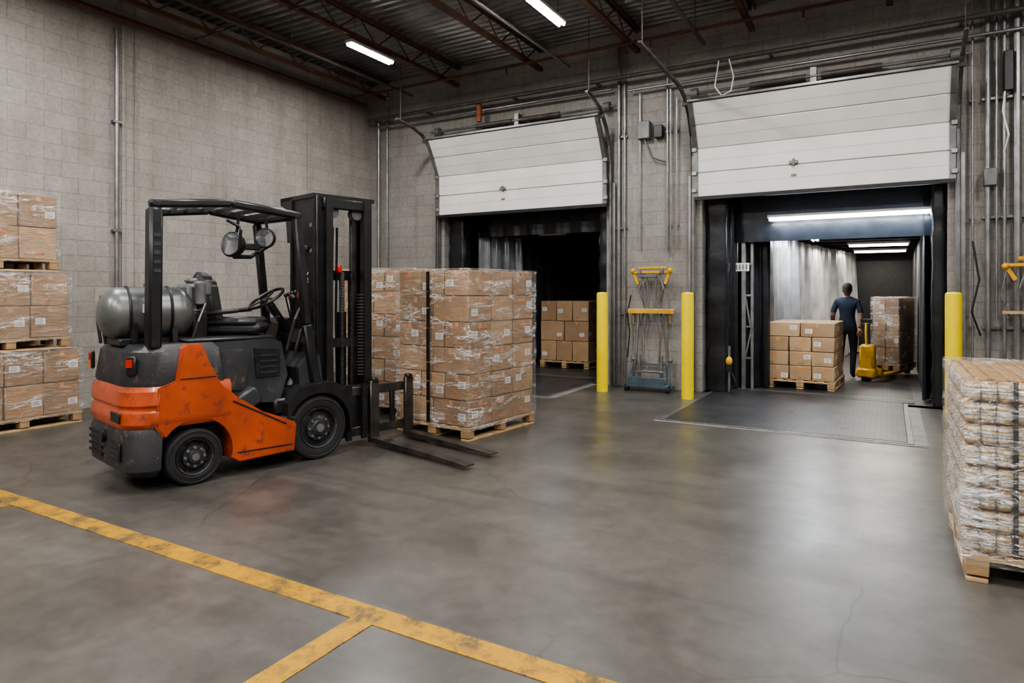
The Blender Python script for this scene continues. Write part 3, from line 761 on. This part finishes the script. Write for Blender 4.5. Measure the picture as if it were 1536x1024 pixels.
cartons('pallet_of_cartons', (-4.22, 6.31, 0), math.radians(-6), 1.05, 1.22, [(2, 3), (3, 3)], 6, .274, strap=(-.02,), seed=3)
cartons('pallet_of_cartons', (-5.70, 6.95, 0), 0, 1.1, 1.2, [(2, 3), (3, 3)], 6, .283, seed=5)
for k, (yy, sd) in enumerate(((3.65, 11), (3.52, 12), (3.40, 13))):
    cartons('pallet_of_cartons', (-8.81, yy, k*.890), 0, .87, 1.2, [(2, 3)], 2, .365, seed=sd, dens=.9)
cartons('pallet_of_cartons', (-5.72, 12.6, .016), 0, 1.1, 1.1, [(3, 3), (2, 3)], 3, .405, wrap=False, seed=8)
cartons('pallet_of_cartons', (-1.20, 11.90, .016), math.radians(-3), 1.02, 1.25, [(3, 3), (3, 3), (3, 3), (2, 2)], 4, .228, wrap=False, seed=9)

# canned goods
b = B('pallet_of_canned_drinks')
sx, sy = 1.15, 1.28; pallet_geo(b, sx, sy, .155)
lay = 8; lh = .115; rnd = random.Random(4)
b.box((0, 0, .16+lay*lh/2), (sx-.18, sy-.18, lay*lh-.01), MT['print'])
pk = 4
for l in range(lay):
    z0 = .16+l*lh; off = .012*(l % 2)
    for side in range(4):
        L = sx if side % 2 == 0 else sy; n = 16
        for i in range(n):
            t = -L/2+.04+off*.5+i*(L-.085)/(n-1)
            e = rnd.uniform(-.004, .004)
            if side == 0: p = (t, -sy/2+.04+e)
            elif side == 1: p = (sx/2-.04+e, t)
            elif side == 2: p = (t, sy/2-.04+e)
            else: p = (-sx/2+.04+e, t)
            b.lathe([(.026, 0), (.034, .008), (.034, .092), (.026, .104)], (p[0], p[1], z0+.003), (0, 0, 1), 'can', 12)
    for side in (0, 3):
        L = sx if side % 2 == 0 else sy
        for k in range(pk):
            t = -L/2+(k+.5)*L/pk
            if side == 0: b.box((t, -sy/2+.04, z0+.056), (L/pk-.012, .105, lh-.006), 'packwrap', bev=.028)
            else: b.box((-sx/2+.04, t, z0+.056), (.105, L/pk-.012, lh-.006), 'packwrap', bev=.028)
for i in range(14):
    for j in range(15):
        b.lathe([(.034, 0), (.034, .01), (.03, .014)], (-sx/2+.1+i*(sx-.2)/13, -sy/2+.1+j*(sy-.2)/14, .16+lay*lh-.012), (0, 0, 1), 'can', 8)
b.box((-.35, -sy/2-.014, .16+lay*lh/2), (.022, .003, lay*lh), 'strap')
wrap_geo(b, sx+.035, sy+.035, .10, .16+lay*lh+.012, seed=21)
b.done((.345+sx/2, 4.28+sy/2, 0))

# ------------------------------------------------------------------ forklift
b = B('forklift')
def ring(z, x0, x1, y0, y1, r): return [(p[0], p[1], z) for p in rrect(x0, x1, y0, y1, r, 6)]
R4 = (.22, .24, .02, .02)
b.loft([ring(.11, -.99, -.06, -.40, -.26, (.12, .12, .01, .01)), ring(.17, -1.05, -.01, -.49, -.25, (.16, .18, .01, .01)), ring(.44, -1.06, 0, -.50, -.24, (.18, .2, .01, .01)), ring(.49, -1.04, -.02, -.48, -.24, (.18, .2, .01, .01))], 'dgrey2')
b.loft([ring(.49, -1.05, -.01, -.49, .3, R4), ring(.53, -1.07, .01, -.51, .3, R4), ring(.62, -1.065, .005, -.505, .3, R4), ring(.64, -1.05, -.01, -.49, .3, R4), ring(.655, -1.05, -.01, -.49, .3, R4), ring(.675, -1.065, .005, -.505, .3, R4), ring(.78, -1.06, 0, -.50, .3, R4), ring(.82, -1.03, -.03, -.47, .3, R4)], 'orange')
b.loft([ring(.80, -1.03, -.03, -.465, .25, R4), ring(.84, -1.05, -.02, -.48, .25, R4), ring(1.08, -1.02, -.05, -.45, .22, R4), ring(1.135, -.97, -.10, -.39, .18, R4)], 'dgrey2')
b.box((-.25, -.505, .58), (.2, .012, .08), 'blk', bev=.02)
for k in range(4): b.box((-.75, -.503, .24+k*.055), (.34, .012, .022), 'blk')
b.box((-.25, -.503, .32), (.22, .012, .14), 'blk', bev=.01)
for k in range(3): b.box((-.25, -.510, .28+k*.04), (.18, .006, .014), 'dgrey')
b.box((-.94, -.475, .98), (.09, .03, .15), 'blk', rot=(0, 0, -.3), bev=.01); b.box((-.94, -.495, 1.01), (.06, .02, .06), 'red', rot=(0, 0, -.3)); b.box((-.94, -.495, .94), (.06, .02, .05), 'amber', rot=(0, 0, -.3))
b.box((-.12, -.43, .98), (.08, .03, .15), 'blk', rot=(0, 0, .6), bev=.01); b.box((-.115, -.445, 1.0), (.05, .02, .06), 'red', rot=(0, 0, .6))
b.cyl((-.53, -.53, .4), (-.53, -.47, .4), .05, 'blk')
def arch(cy, cz, r, a0, a1, n=10): return [(cy+r*math.cos(a0+(a1-a0)*i/n), cz+r*math.sin(a0+(a1-a0)*i/n)) for i in range(n+1)]
side = [(-.30, .50), (-.28, .80), (-.15, .85), (-.10, 1.10), (-.06, 1.13), (.05, 1.13), (.10, 1.0), (.20, .80), (.34, .67), (.56, .52), (.86, .39), (.88, .36), (.86, .13), (.36, .12)]
side += arch(0.0, .24, .30, -.25, math.pi*.80, 12)
for a0, a1 in ((-.16, .0), (-1.05, -.90)): b.prism(side, 'x', a0, a1, 'orange')
b.prism([(p[0]*.97+.01, p[1]*.97+.012) for p in side], 'x', .0, .008, 'orange')
b.beam((.010, -.12, .86), (.010, .16, .86), .004, .008, 'blk'); b.beam((.010, .34, .20), (.010, .84, .19), .004, .010, 'blk')
b.beam((.010, .30, .64), (.010, .78, .38), .006, .012, 'blk')
b.box((-.53, .5, .30), (.74, 1.5, .30), 'blk', bev=.02)
b.box((-.53, 1.0, .52), (.86, .55, .14), 'blk', bev=.02)
b.box((-.08, .75, .20), (.14, .3, .12), 'blk', bev=.01)
b.box((-.10, .72, .42), (.18, .42, .03), 'dgrey', bev=.008)
hood = [(.02, 1.125), (.10, .80), (.30, .60), (.78, .56), (.86, .80), (.80, 1.10), (.70, 1.14)]
b.prism(hood, 'x', -.92, -.12, 'dgrey')
b.prism([(.12, 1.05), (.18, .86), (.32, .72), (.44, .70), (.50, .98), (.46, 1.06)], 'x', -.125, -.10, 'dgrey2')
b.prism([(.54, 1.06), (.56, .80), (.78, .80), (.78, 1.04)], 'x', -.125, -.105, 'blk')
for k in range(4): b.beam((-.101, .585, .84+k*.05), (-.101, .745, .84+k*.05), .008, .014, 'dgrey')
b.box((-.52, .36, 1.15), (.80, .75, .03), 'dgrey', bev=.012)
b.box((-.10, .45, .62), (.16, .22, .16), 'dgrey', rot=(.5, 0, 0), bev=.02)
fend = [(.80, .40), (.80, .55), (.90, .66), (1.02, .70), (1.28, .70), (1.42, .62), (1.48, .45), (1.46, .2)]+arch(1.12, .29, .325, -.1, math.pi*.93, 12)
for a0, a1 in ((-.26, .0), (-1.05, -.80)): b.prism(fend, 'x', a0, a1, 'blk')
b.prism([(.98, .6), (.92, .9), (1.0, 1.25), (1.12, 1.30), (1.24, 1.05), (1.30, .6)], 'x', -.90, -.55, 'blk')
b.prism([(1.0, .6), (.98, .85), (1.08, .98), (1.20, .95), (1.24, .6)], 'x', -.56, -.14, 'dgrey')
def wheel(cx, cy, r, w, sg=1):
    ax = (sg, 0, 0)
    b.lathe([(r*.66, -w/2), (r*.93, -w/2), (r, -w/2+.02), (r, w/2-.02), (r*.97, w/2-.006), (r*.90, w/2), (r*.88, w/2-.006), (r*.72, w/2-.002), (r*.66, w/2-.012), (r*.63, w/2-.05)], (cx, cy, r), ax, 'rub', 40, caps=False)
    b.lathe([(.01, w/2-.085), (r*.60, w/2-.085), (r*.66, w/2-.02), (r*.64, w/2-.004), (r*.60, w/2-.01), (r*.55, w/2-.06), (r*.44, w/2-.05), (r*.40, w/2-.02), (r*.26, w/2-.015), (r*.22, w/2+.004), (.01, w/2+.008)], (cx, cy, r), ax, 'dgrey2', 32, caps=False)
    X0 = cx+sg*(w/2-.05)
    for k in range(8):
        a = k*math.pi/4; c, s_ = math.cos(a), math.sin(a)
        b.cyl((X0, cy+r*.33*c, r+r*.33*s_), (X0+sg*.045, cy+r*.33*c, r+r*.33*s_), .012, 'mgrey', 8)
        c, s_ = math.cos(a+.39), math.sin(a+.39)
        b.cyl((X0-sg*.01, cy+r*.49*c, r+r*.49*s_), (X0+sg*.002, cy+r*.49*c, r+r*.49*s_), r*.075, 'rub', 10)
    b.cyl((X0, cy, r), (cx+sg*(w/2+.015), cy, r), r*.13, 'mgrey', 16)
wheel(-.095, 0, .225, .19); wheel(-.955, 0, .225, .19, -1); wheel(-.11, 1.12, .29, .21); wheel(-.94, 1.12, .29, .21, -1)
b.X = Matrix.Translation((-.50, .50, 0)) @ Matrix.Rotation(math.radians(-38), 4, 'Z')
b.box((0, .05, 1.225), (.48, .50, .10), 'seat', bev=.035); b.box((0, .05, 1.275), (.36, .42, .05), 'seat', bev=.022)
for s in (-1, 1): b.box((s*.21, .06, 1.285), (.08, .44, .07), 'seat', bev=.03)
b.box((0, -.19, 1.46), (.46, .11, .46), 'seat', rot=(.16, 0, 0), bev=.05); b.box((0, -.15, 1.45), (.30, .08, .36), 'seat', rot=(.16, 0, 0), bev=.035)
b.box((0, -.235, 1.66), (.34, .10, .14), 'seat', rot=(.16, 0, 0), bev=.045)
for s in (-1, 1): b.beam((s*.26, -.16, 1.36), (s*.26, .14, 1.39), .05, .04, 'seat', bev=.015)
b.box((0, 0, 1.165), (.4, .4, .04), 'blk')
b.X = Matrix.Identity(4)
g = dict(nr=(-.14, -.26), fr=(-.80, -.03), ff=(-.80, .90), nf=(-.12, .95)); zt = 2.25
def V(k, z, dx=0, dy=0): return Vector((g[k][0]+dx, g[k][1]+dy, z))
b.beam(V('nr', 1.10, dy=-.01), V('nr', zt-.03), .13, .10, 'blk', bev=.02)
for k in range(5): b.box((g['nr'][0]+.067, g['nr'][1], 1.72+k*.07), (.004, .05, .03), 'dgrey')
b.beam(V('fr', 1.10), V('fr', zt-.03), .10, .08, 'blk', bev=.02)
b.beam(V('ff', 1.0, dy=.12), V('ff', zt-.03), .06, .08, 'blk', bev=.015)
b.beam(V('nf', .66, dy=.20), V('nf', 1.25, dy=.10), .07, .09, 'blk', bev=.015); b.beam(V('nf', 1.25, dy=.10), V('nf', zt), .07, .08, 'blk', bev=.015)
for a, c in (('nr', 'nf'), ('fr', 'ff')):
    b.beam(V(a, zt, dy=-.04), V(a, zt+.0)*.5+V(c, zt)*.5+Vector((0, 0, .06)), .08, .07, 'blk', bev=.02)
    b.beam(V(a, zt)*.5+V(c, zt)*.5+Vector((0, 0, .06)), V(c, zt, dy=.04), .08, .07, 'blk', bev=.02)
b.beam(V('nr', zt, dx=.04), V('fr', zt, dx=-.04), .09, .07, 'blk', bev=.02); b.beam(V('nf', zt, dx=.04), V('ff', zt, dx=-.04), .08, .07, 'blk', bev=.02)
for k in range(1, 7):
    t = k/7; p = V('nr', zt)*(1-t)+V('nf', zt)*t; q = V('fr', zt)*(1-t)+V('ff', zt)*t; up = Vector((0, 0, .06*(1-abs(2*t-1))))
    b.beam(p+up, q+up, .03, .035, 'blk')
b.beam(V('ff', 1.42, dy=.08), (-.45, .95, 1.30), .03, .03, 'blk')
def lamp(c, r, d):
    d = Vector(d).normalized(); c = Vector(c)
    b.lathe([(r*.35, -r*.95), (r*.8, -r*.55), (r, -.01), (r*1.02, .02), (r*.94, .03)], c, d, 'blk', 24)
    b.lathe([(r*.9, .025), (r*.86, .034), (.01, .045)], c, d, 'glass', 24)
lamp((-.42, .49, 1.98), .115, (.35, -.9, .1)); lamp((-.50, .84, 2.06), .095, (.65, -.7, .0))
b.beam((-.42, .52, 2.05), (-.42, .55, 2.28), .02, .02, 'blk'); b.beam((-.50, .86, 2.1), (-.50, .84, 2.26), .02, .02, 'blk')
b.tube([(-.31, .50, 1.95), (-.28, .50, 2.1), (-.40, .55, 2.14), (-.45, .45, 2.2)], .014, 'blk'); b.tube([(-.42, .5, 1.87), (-.52, .7, 1.88), (-.5, .85, 1.98)], .02, 'blk')
b.box((-.47, .68, 1.97), (.06, .16, .06), 'blk', bev=.01)
b.cyl((-.52, 1.06, 1.2), (-.52, .88, 1.46), .035, 'blk'); b.torus((-.52, .86, 1.49), .17, .015, (0, -.55, .85), 'blk', 28)
for a in (0, 2.1, 4.2): b.cyl((-.52, .86, 1.49), (-.52+.165*math.cos(a), .86+.14*math.sin(a), 1.49+.09*math.sin(a)), .01, 'blk', 6)
b.sph((-.40, .78, 1.47), .03, 'blk')
for k in range(4):
    b.tube([(-.40+k*.06, 1.08, 1.15), (-.36+k*.06, 1.0, 1.38), (-.34+k*.06, .96, 1.50+.01*k)], .008, 'blk', 6); b.sph((-.34+k*.06, .96, 1.52+.01*k), .02, 'blk')
b.tube([(-.12, .85, 1.02), (-.10, .92, 1.3), (-.2, 1.05, 1.45), (-.3, 1.1, 1.3)], .016, 'blk'); b.tube([(-.15, .95, 1.0), (-.16, 1.02, 1.2), (-.3, 1.08, 1.15)], .014, 'blk')
b.box((-.25, 1.08, 1.12), (.28, .12, .16), 'blk', rot=(-.3, 0, 0), bev=.02)
b.sph((-.35, 1.12, 1.52), (.07, .03, .045), 'orpipe'); b.sph((-.2, .95, 1.5), (.05, .03, .035), 'blk')
T0 = Vector((-.50, -.20, 1.375)); r = .215; hl = .36; prof = []
for i in range(9): a = -math.pi/2+i*math.pi/16; prof.append((max(.012, r*math.cos(a)), -hl+.15+.15*math.sin(a)))
for i in range(9): a = i*math.pi/16; prof.append((max(.012, r*math.cos(a)), hl-.15+.15*math.sin(a)))
b.lathe(prof, T0, (.12, 1, 0), 'tank', 40)
for t in (-.15, .15): b.torus(T0+Vector((.12*t, t, 0)), r+.004, .012, (.12, 1, 0), 'blk', 36, 6)
b.lathe([(.085, 0), (.085, .09), (.075, .09), (.075, .0)], T0+Vector((.04, hl-.02, 0)), (.12, 1, 0), 'mgrey', 18, caps=False)
b.cyl(T0+Vector((.04, hl-.02, 0)), T0+Vector((.05, hl+.08, 0)), .03, 'yel2'); b.cyl(T0+Vector((0, 0, r)), T0+Vector((0, 0, r+.03)), .025, 'mgrey')
b.box((-.50, -.20, 1.15), (.34, .5, .06), 'blk', bev=.01)
b.box((-.275, -.25, 1.42), (.006, .10, .07), 'white')
for t in (-.15, .15): b.prism([(-.72, 1.14), (-.70, 1.30), (-.64, 1.25), (-.5, 1.15), (-.36, 1.25), (-.30, 1.30), (-.28, 1.14)], 'y', -.20+t-.02, -.20+t+.02, 'blk')
b.tube([(-.70, -.44, 1.12), (-.74, -.46, 1.35), (-.72, -.44, 1.5)], .018, 'blk'); b.tube([(-.85, -.44, 1.12), (-.9, -.45, 1.3), (-.88, -.42, 1.48)], .014, 'blk')
b.sph((-.88, -.42, 1.5), .025, 'blk'); b.tube([(-.46, .14, 1.38), (-.3, .2, 1.45), (-.2, .1, 1.3), (-.2, .05, 1.14)], .013, 'blk')
b.box((-.55, .18, 1.50), (.30, .17, .24), 'mgrey', bev=.03); b.box((-.44, .22, 1.58), (.2, .12, .13), 'mgrey', bev=.02)
b.cyl((-.36, .18, 1.45), (-.36, .18, 1.62), .045, 'mgrey', 14); b.box((-.5, .18, 1.26), (.3, .14, .26), 'blk', bev=.02)
b.box((-.55, .20, 1.65), (.16, .12, .05), 'mgrey', bev=.02)
# mast
mx = -.30
for y in (1.25, 1.86):
    s = 1 if y < 1.5 else -1
    b.box((mx-.05, y, 1.29), (.18, .035, 2.42), 'blk', bev=.004); b.box((mx-.13, y+s*.03, 1.29), (.02, .08, 2.42), 'blk'); b.box((mx+.035, y+s*.03, 1.29), (.02, .08, 2.42), 'blk')
    b.box((mx+.04, y+s*.07, 1.31), (.13, .03, 2.34), 'blk', bev=.004); b.box((mx+.10, y+s*.09, 1.31), (.02, .07, 2.34), 'blk')
    b.cyl((mx-.16, y+s*.10, .35), (mx-.16, y+s*.10, 1.7), .038, 'blk', 14); b.cyl((mx-.16, y+s*.10, 1.7), (mx-.16, y+s*.10, 2.38), .024, 'steel', 12)
    b.box((mx+.0, y+s*.17, 1.4), (.03, .03, 1.9), 'forks'); b.cyl((mx-.03, y+s*.17, 2.34), (mx+.05, y+s*.17, 2.34), .06, 'mgrey', 16)
b.box((mx-.07, 1.555, 2.47), (.14, .66, .06), 'blk', bev=.01); b.box((mx+.06, 1.555, 2.42), (.07, .54, .10), 'blk', bev=.01)
b.box((mx-.12, 1.555, 1.72), (.03, .62, .10), 'blk'); b.box((mx-.1, 1.555, .25), (.08, .62, .16), 'blk'); b.box((mx+.05, 1.555, 1.05), (.04, .5, .09), 'blk')
b.cyl((mx-.02, 1.555, .3), (mx-.02, 1.555, 1.35), .045, 'blk', 16); b.cyl((mx-.02, 1.555, 1.35), (mx-.02, 1.555, 1.75), .028, 'pipe', 14)
for yy in (1.50, 1.61):
    for k in range(38): b.box((mx+.07, yy, .62+k*.03), (.012, .026 if k % 2 else .018, .024), 'forks')
for k in range(3): b.tube([(mx-.05, 1.42+k*.05, .6), (mx-.04, 1.40+k*.05, 1.3), (mx-.05, 1.42+k*.05, 2.2)], .014, 'rub', 6)
for k in range(26): b.torus((mx+.12, 1.68, .72+k*.032), .026, .010, (0, 0, 1), 'rub', 12, 5)
b.box((mx-.15, 1.225, 1.50), (.46, .025, 1.98), 'blk', bev=.006)
b.beam((mx-.37, 1.205, .55), (mx-.37, 1.205, 2.45), .03, .03, 'blk'); b.beam((mx+.05, 1.205, .55), (mx+.05, 1.205, 2.45), .03, .03, 'blk')
b.prism([(mx-.60, 2.51), (mx-.36, 2.51), (mx-.36, 2.05), (mx-.46, 2.05), (mx-.50, 2.40), (mx-.60, 2.44)], 'y', 1.20, 1.26, 'blk')
b.prism([(mx-.60, 2.47), (mx+.05, 2.47), (mx+.05, 2.51), (mx-.60, 2.51)], 'y', 1.20, 1.9, 'blk')
for z in (2.2, 1.95, .9): b.cyl((mx+.0, 1.21, z), (mx+.0, 1.195, z), .02, 'mgrey', 10); b.cyl((mx-.26, 1.21, z), (mx-.26, 1.195, z), .016, 'mgrey', 10)
b.box((mx-.16, 1.20, 1.98), (.2, .02, .05), 'dgrey', bev=.005)
b.cyl((-.45, 1.16, .62), (mx-.12, 1.20, .95), .04, 'blk'); b.cyl((-.30, .98, .66), (-.36, 1.19, 1.0), .035, 'mgrey', 12)
b.box((mx-.22, 1.2, .70), (.14, .1, .3), 'blk', bev=.02)
b.box((mx+.02, 1.50, 1.78), (.05, .05, .08), 'red', bev=.01)
cx = -.16
for z in (.16, .56): b.box((cx, 1.84, z), (.045, .96, .09), 'forks', bev=.008)
for y in (1.40, 1.58, 2.06, 2.29): b.box((cx, y, .36), (.04, .05, .48), 'blk', bev=.005)
b.box((cx-.05, 1.56, .37), (.09, .34, .5), 'blk', bev=.01)
for y in (1.50, 1.68): b.box((cx+.05, y, .36), (.03, .06, .54), 'blk')
for y, x1 in ((1.80, 1.30), (2.24, 1.16)):
    b.box((cx+.045, y, .34), (.045, .105, .62), 'forks', bev=.006)
    b.prism([(cx+.02, .035), (cx+.02, .10), (cx+.07, .085), (x1-.5, .07), (x1, .048), (x1, .036)], 'y', y-.055, y+.055, 'forks')
    b.box((cx+.045, y, .66), (.07, .07, .05), 'blk', bev=.01)
fl = b.done((-4.84, 3.31, 0), math.radians(-13))
tcu = bpy.data.curves.new('mast_lettering', 'FONT'); tcu.body = 'YXXOCOCXT'; tcu.size = .14; tcu.extrude = .001; tcu.align_x = 'CENTER'; tcu.align_y = 'CENTER'
to = bpy.data.objects.new('mast_lettering', tcu); COL.objects.link(to)
dg = bpy.context.evaluated_depsgraph_get(); dg.update()
tme = bpy.data.meshes.new_from_object(to.evaluated_get(dg)); bpy.data.objects.remove(to)
tme.materials.clear(); tme.materials.append(MT['white'])
to = bpy.data.objects.new('mast_lettering', tme); COL.objects.link(to); to.parent = fl
to.matrix_local = Matrix.Translation((mx-.12, 1.209, 1.30)) @ Matrix.Rotation(math.pi/2, 4, 'X') @ Matrix.Rotation(-math.pi/2, 4, 'Z')

# ------------------------------------------------------------------ pallet jack with load
b = B('pallet_jack')
b.X = Matrix.Rotation(math.radians(-18), 4, 'Z')
b.box((0, 0, .38), (.24, .18, .50), 'yel2', bev=.04); b.box((0, -.02, .14), (.30, .24, .16), 'yel2', bev=.03)
b.cyl((-.06, -.06, .07), (.06, -.06, .07), .07, 'rub', 16)
b.tube([(0, -.05, .6), (-.02, -.02, .85), (-.03, .02, 1.0)], .02, 'yel2'); b.tube([(-.12, .02, 1.06), (.06, .02, 1.06), (.03, .02, .98), (-.09, .02, .98), (-.12, .02, 1.06)], .014, 'blk')
b.box((0, .12, .16), (.40, .12, .12), 'yel2', bev=.02)
for s in (-1, 1):
    b.box((s*.13, .95, .085), (.12, 1.6, .05), 'yel2', bev=.01); b.cyl((s*.13-.04, 1.6, .04), (s*.13+.04, 1.6, .04), .038, 'rub', 12)
jk = b.done((-.33, 12.98, .012))
cartons('jack_load', (.40, 1.24, .115), math.radians(-18), .48, .90, [(2, 3), (2, 2)], 4, .30, ph=.12, seed=31, parent=jk)
b = B('pallet_truck')
b.box((0, 0, .35), (.4, .3, .5), 'orpipe', bev=.04); b.box((0, .0, .13), (.45, .4, .16), 'blk', bev=.03)
b.tube([(0, -.1, .6), (0, -.2, 1.05)], .025, 'blk'); b.tube([(-.14, -.2, 1.1), (.14, -.2, 1.1)], .02, 'blk')
for s in (-1, 1): b.box((s*.15, .7, .1), (.14, 1.1, .05), 'blk'); b.cyl((s*.17-.03, 0, .07), (s*.17+.03, 0, .07), .07, 'rub', 14)
b.done((.20, 16.6, 0))

# ------------------------------------------------------------------ worker
def skin_mesh(name, verts, edges, radii, sub=2):
    me = bpy.data.meshes.new(name); me.from_pydata(verts, edges, []); o = bpy.data.objects.new(name, me); COL.objects.link(o)
    md = o.modifiers.new('s', 'SKIN'); md.use_smooth_shade = True
    for i, r in enumerate(radii):
        r = r if hasattr(r, '__len__') else (r, r); me.skin_vertices[0].data[i].radius = r
        me.skin_vertices[0].data[i].use_root = (i == 0)
    sb = o.modifiers.new('u', 'SUBSURF'); sb.levels = sub; sb.render_levels = sub
    dg = bpy.context.evaluated_depsgraph_get(); dg.update()
    nmesh = bpy.data.meshes.new_from_object(o.evaluated_get(dg)); bpy.data.objects.remove(o)
    for p in nmesh.polygons: p.use_smooth = True
    ob = bpy.data.objects.new(name, nmesh); COL.objects.link(ob); return ob
man = bpy.data.objects.new('warehouse_worker', None); COL.objects.link(man); man.location = (-.66, 13.26, .012); man.rotation_euler = (0, 0, math.radians(-8))
J = [((0, 0, .93), (.135, .10)), ((0, .0, 1.08), (.125, .095)), ((0, -.005, 1.25), (.155, .105)), ((0, -.01, 1.37), (.13, .085)), ((0, .005, 1.455), (.055, .055)), ((0, .01, 1.51), (.05, .05)),
     ((-.165, -.005, 1.365), .065), ((-.215, -.03, 1.22), .055), ((-.235, -.04, 1.11), .045), ((-.255, .08, 1.00), .038), ((-.25, .17, .955), .028),
     ((.165, -.005, 1.365), .065), ((.215, -.03, 1.22), .055), ((.225, -.05, 1.11), .045), ((.22, -.09, .98), .038), ((.215, -.12, .90), .028),
     ((-.095, 0, .84), (.092, .095)), ((-.105, .015, .66), (.08, .082)), ((-.11, .02, .47), .06), ((-.115, -.01, .28), .055), ((-.12, -.02, .09), .045), ((-.125, .06, .045), (.04, .035)), ((-.13, .14, .035), (.038, .028)),
     ((.09, 0, .84), (.092, .095)), ((.09, .045, .66), (.08, .082)), ((.09, .06, .47), .06), ((.09, .0, .28), .055), ((.09, -.03, .09), .045), ((.09, .05, .045), (.04, .035)), ((.09, .13, .035), (.038, .028))]
E = [(0, 1), (1, 2), (2, 3), (3, 4), (4, 5), (3, 6), (6, 7), (7, 8), (8, 9), (9, 10), (3, 11), (11, 12), (12, 13), (13, 14), (14, 15), (0, 16), (16, 17), (17, 18), (18, 19), (19, 20), (20, 21), (21, 22), (0, 23), (23, 24), (24, 25), (25, 26), (26, 27), (27, 28), (28, 29)]
body = skin_mesh('body', [j[0] for j in J], E, [j[1] for j in J]); body.parent = man
for m in ('shirt', 'trous', 'skin', 'shoe'): body.data.materials.append(MT[m])
for p in body.data.polygons:
    c = p.center
    arm = abs(c.x) > .182 and c.z > .87
    if arm: p.material_index = 0 if c.z > 1.17 else 2
    elif c.z > 1.455: p.material_index = 2
    elif c.z > .94: p.material_index = 0
    elif c.z > .10: p.material_index = 1
    else: p.material_index = 3
def hand(name, w, d, side):
    w = Vector(w); d = Vector(d).normalized(); lat = Vector((0, 0, 1)).cross(d).normalized(); dn = d.cross(lat).normalized()
    if dn.z > 0: dn = -dn
    vs = [w, w+d*.05]; rd = [(.026, .02), (.034, .018)]; ed = [(0, 1)]
    for k, (o, L) in enumerate(((-.03, .062), (-.01, .075), (.011, .08), (.031, .07))):
        a = w+d*.09+lat*o; n = len(vs)
        vs += [a, a+d*L*.4+dn*.018, a+d*L*.5+dn*.045, a+d*L*.25+dn*.062]; rd += [.011, .0095, .009, .008]
        ed += [(1, n), (n, n+1), (n+1, n+2), (n+2, n+3)]
    n = len(vs); o = side
    vs += [w+d*.035+lat*o*.035, w+d*.065+lat*o*.05+dn*.02, w+d*.09+lat*o*.04+dn*.035]; rd += [.013, .011, .009]; ed += [(1, n), (n, n+1), (n+1, n+2)]
    h = skin_mesh(name, [tuple(v) for v in vs], ed, rd, 1); h.data.materials.append(MT['skin']); h.parent = man
hand('hand_left', (-.25, .17, .955), (.05, 1, -.25), -1); hand('hand_right', (.215, -.12, .90), (.0, -.4, -.9), 1)
b = B('head')
rings = []
for (z, rx, ry, oy) in ((1.475, .03, .035, .02), (1.485, .050, .058, .02), (1.51, .060, .075, .018), (1.55, .070, .088, .008), (1.59, .075, .095, 0), (1.63, .074, .094, -.004), (1.665, .062, .080, -.006), (1.685, .038, .05, -.006), (1.692, .01, .012, -.006)):
    rings.append([(rx*math.cos(a), oy+ry*math.sin(a), z) for a in [2*math.pi*i/18 for i in range(18)]])
b.loft(rings, 'skin'); b.prism([(.093, 1.585), (.118, 1.55), (.095, 1.545)], 'x', -.013, .013, 'skin')
for s in (-1, 1):
    b.sph((s*.075, -.005, 1.575), (.012, .02, .032), 'skin'); b.sph((s*.03, .083, 1.588), .012, 'eye'); b.box((s*.03, .09, 1.607), (.03, .012, .006), 'hair')
b.box((0, .092, 1.52), (.045, .01, .008), 'lip')
b.loft([[(.071*1.04*math.cos(a), -.022+.08*math.sin(a), z) for a in [math.pi+2*math.pi*i/18 for i in range(18)]] for z in (1.53, 1.56, 1.60)], 'hair')
rings = []
for (z, k) in ((1.60, 1.06), (1.64, 1.07), (1.675, .92), (1.70, .6), (1.708, .1)): rings.append([(.077*k*math.cos(a), -.003+.097*k*math.sin(a), z) for a in [2*math.pi*i/20 for i in range(20)]])
b.loft(rings, 'cap'); b.prism([(-.07, .07), (-.06, .15), (0, .175), (.06, .15), (.07, .07)], 'z', 1.605, 1.613, 'cap')
b.done(parent=man)

# ------------------------------------------------------------------ world
w = bpy.data.worlds.new('world'); scene.world = w; w.use_nodes = True
w.node_tree.nodes['Background'].inputs['Color'].default_value = (.5, .55, .6, 1); w.node_tree.nodes['Background'].inputs['Strength'].default_value = .05
try: scene.view_settings.look = 'AgX - Medium High Contrast'
except Exception as e: print(e)
scene.view_settings.exposure = 0.35
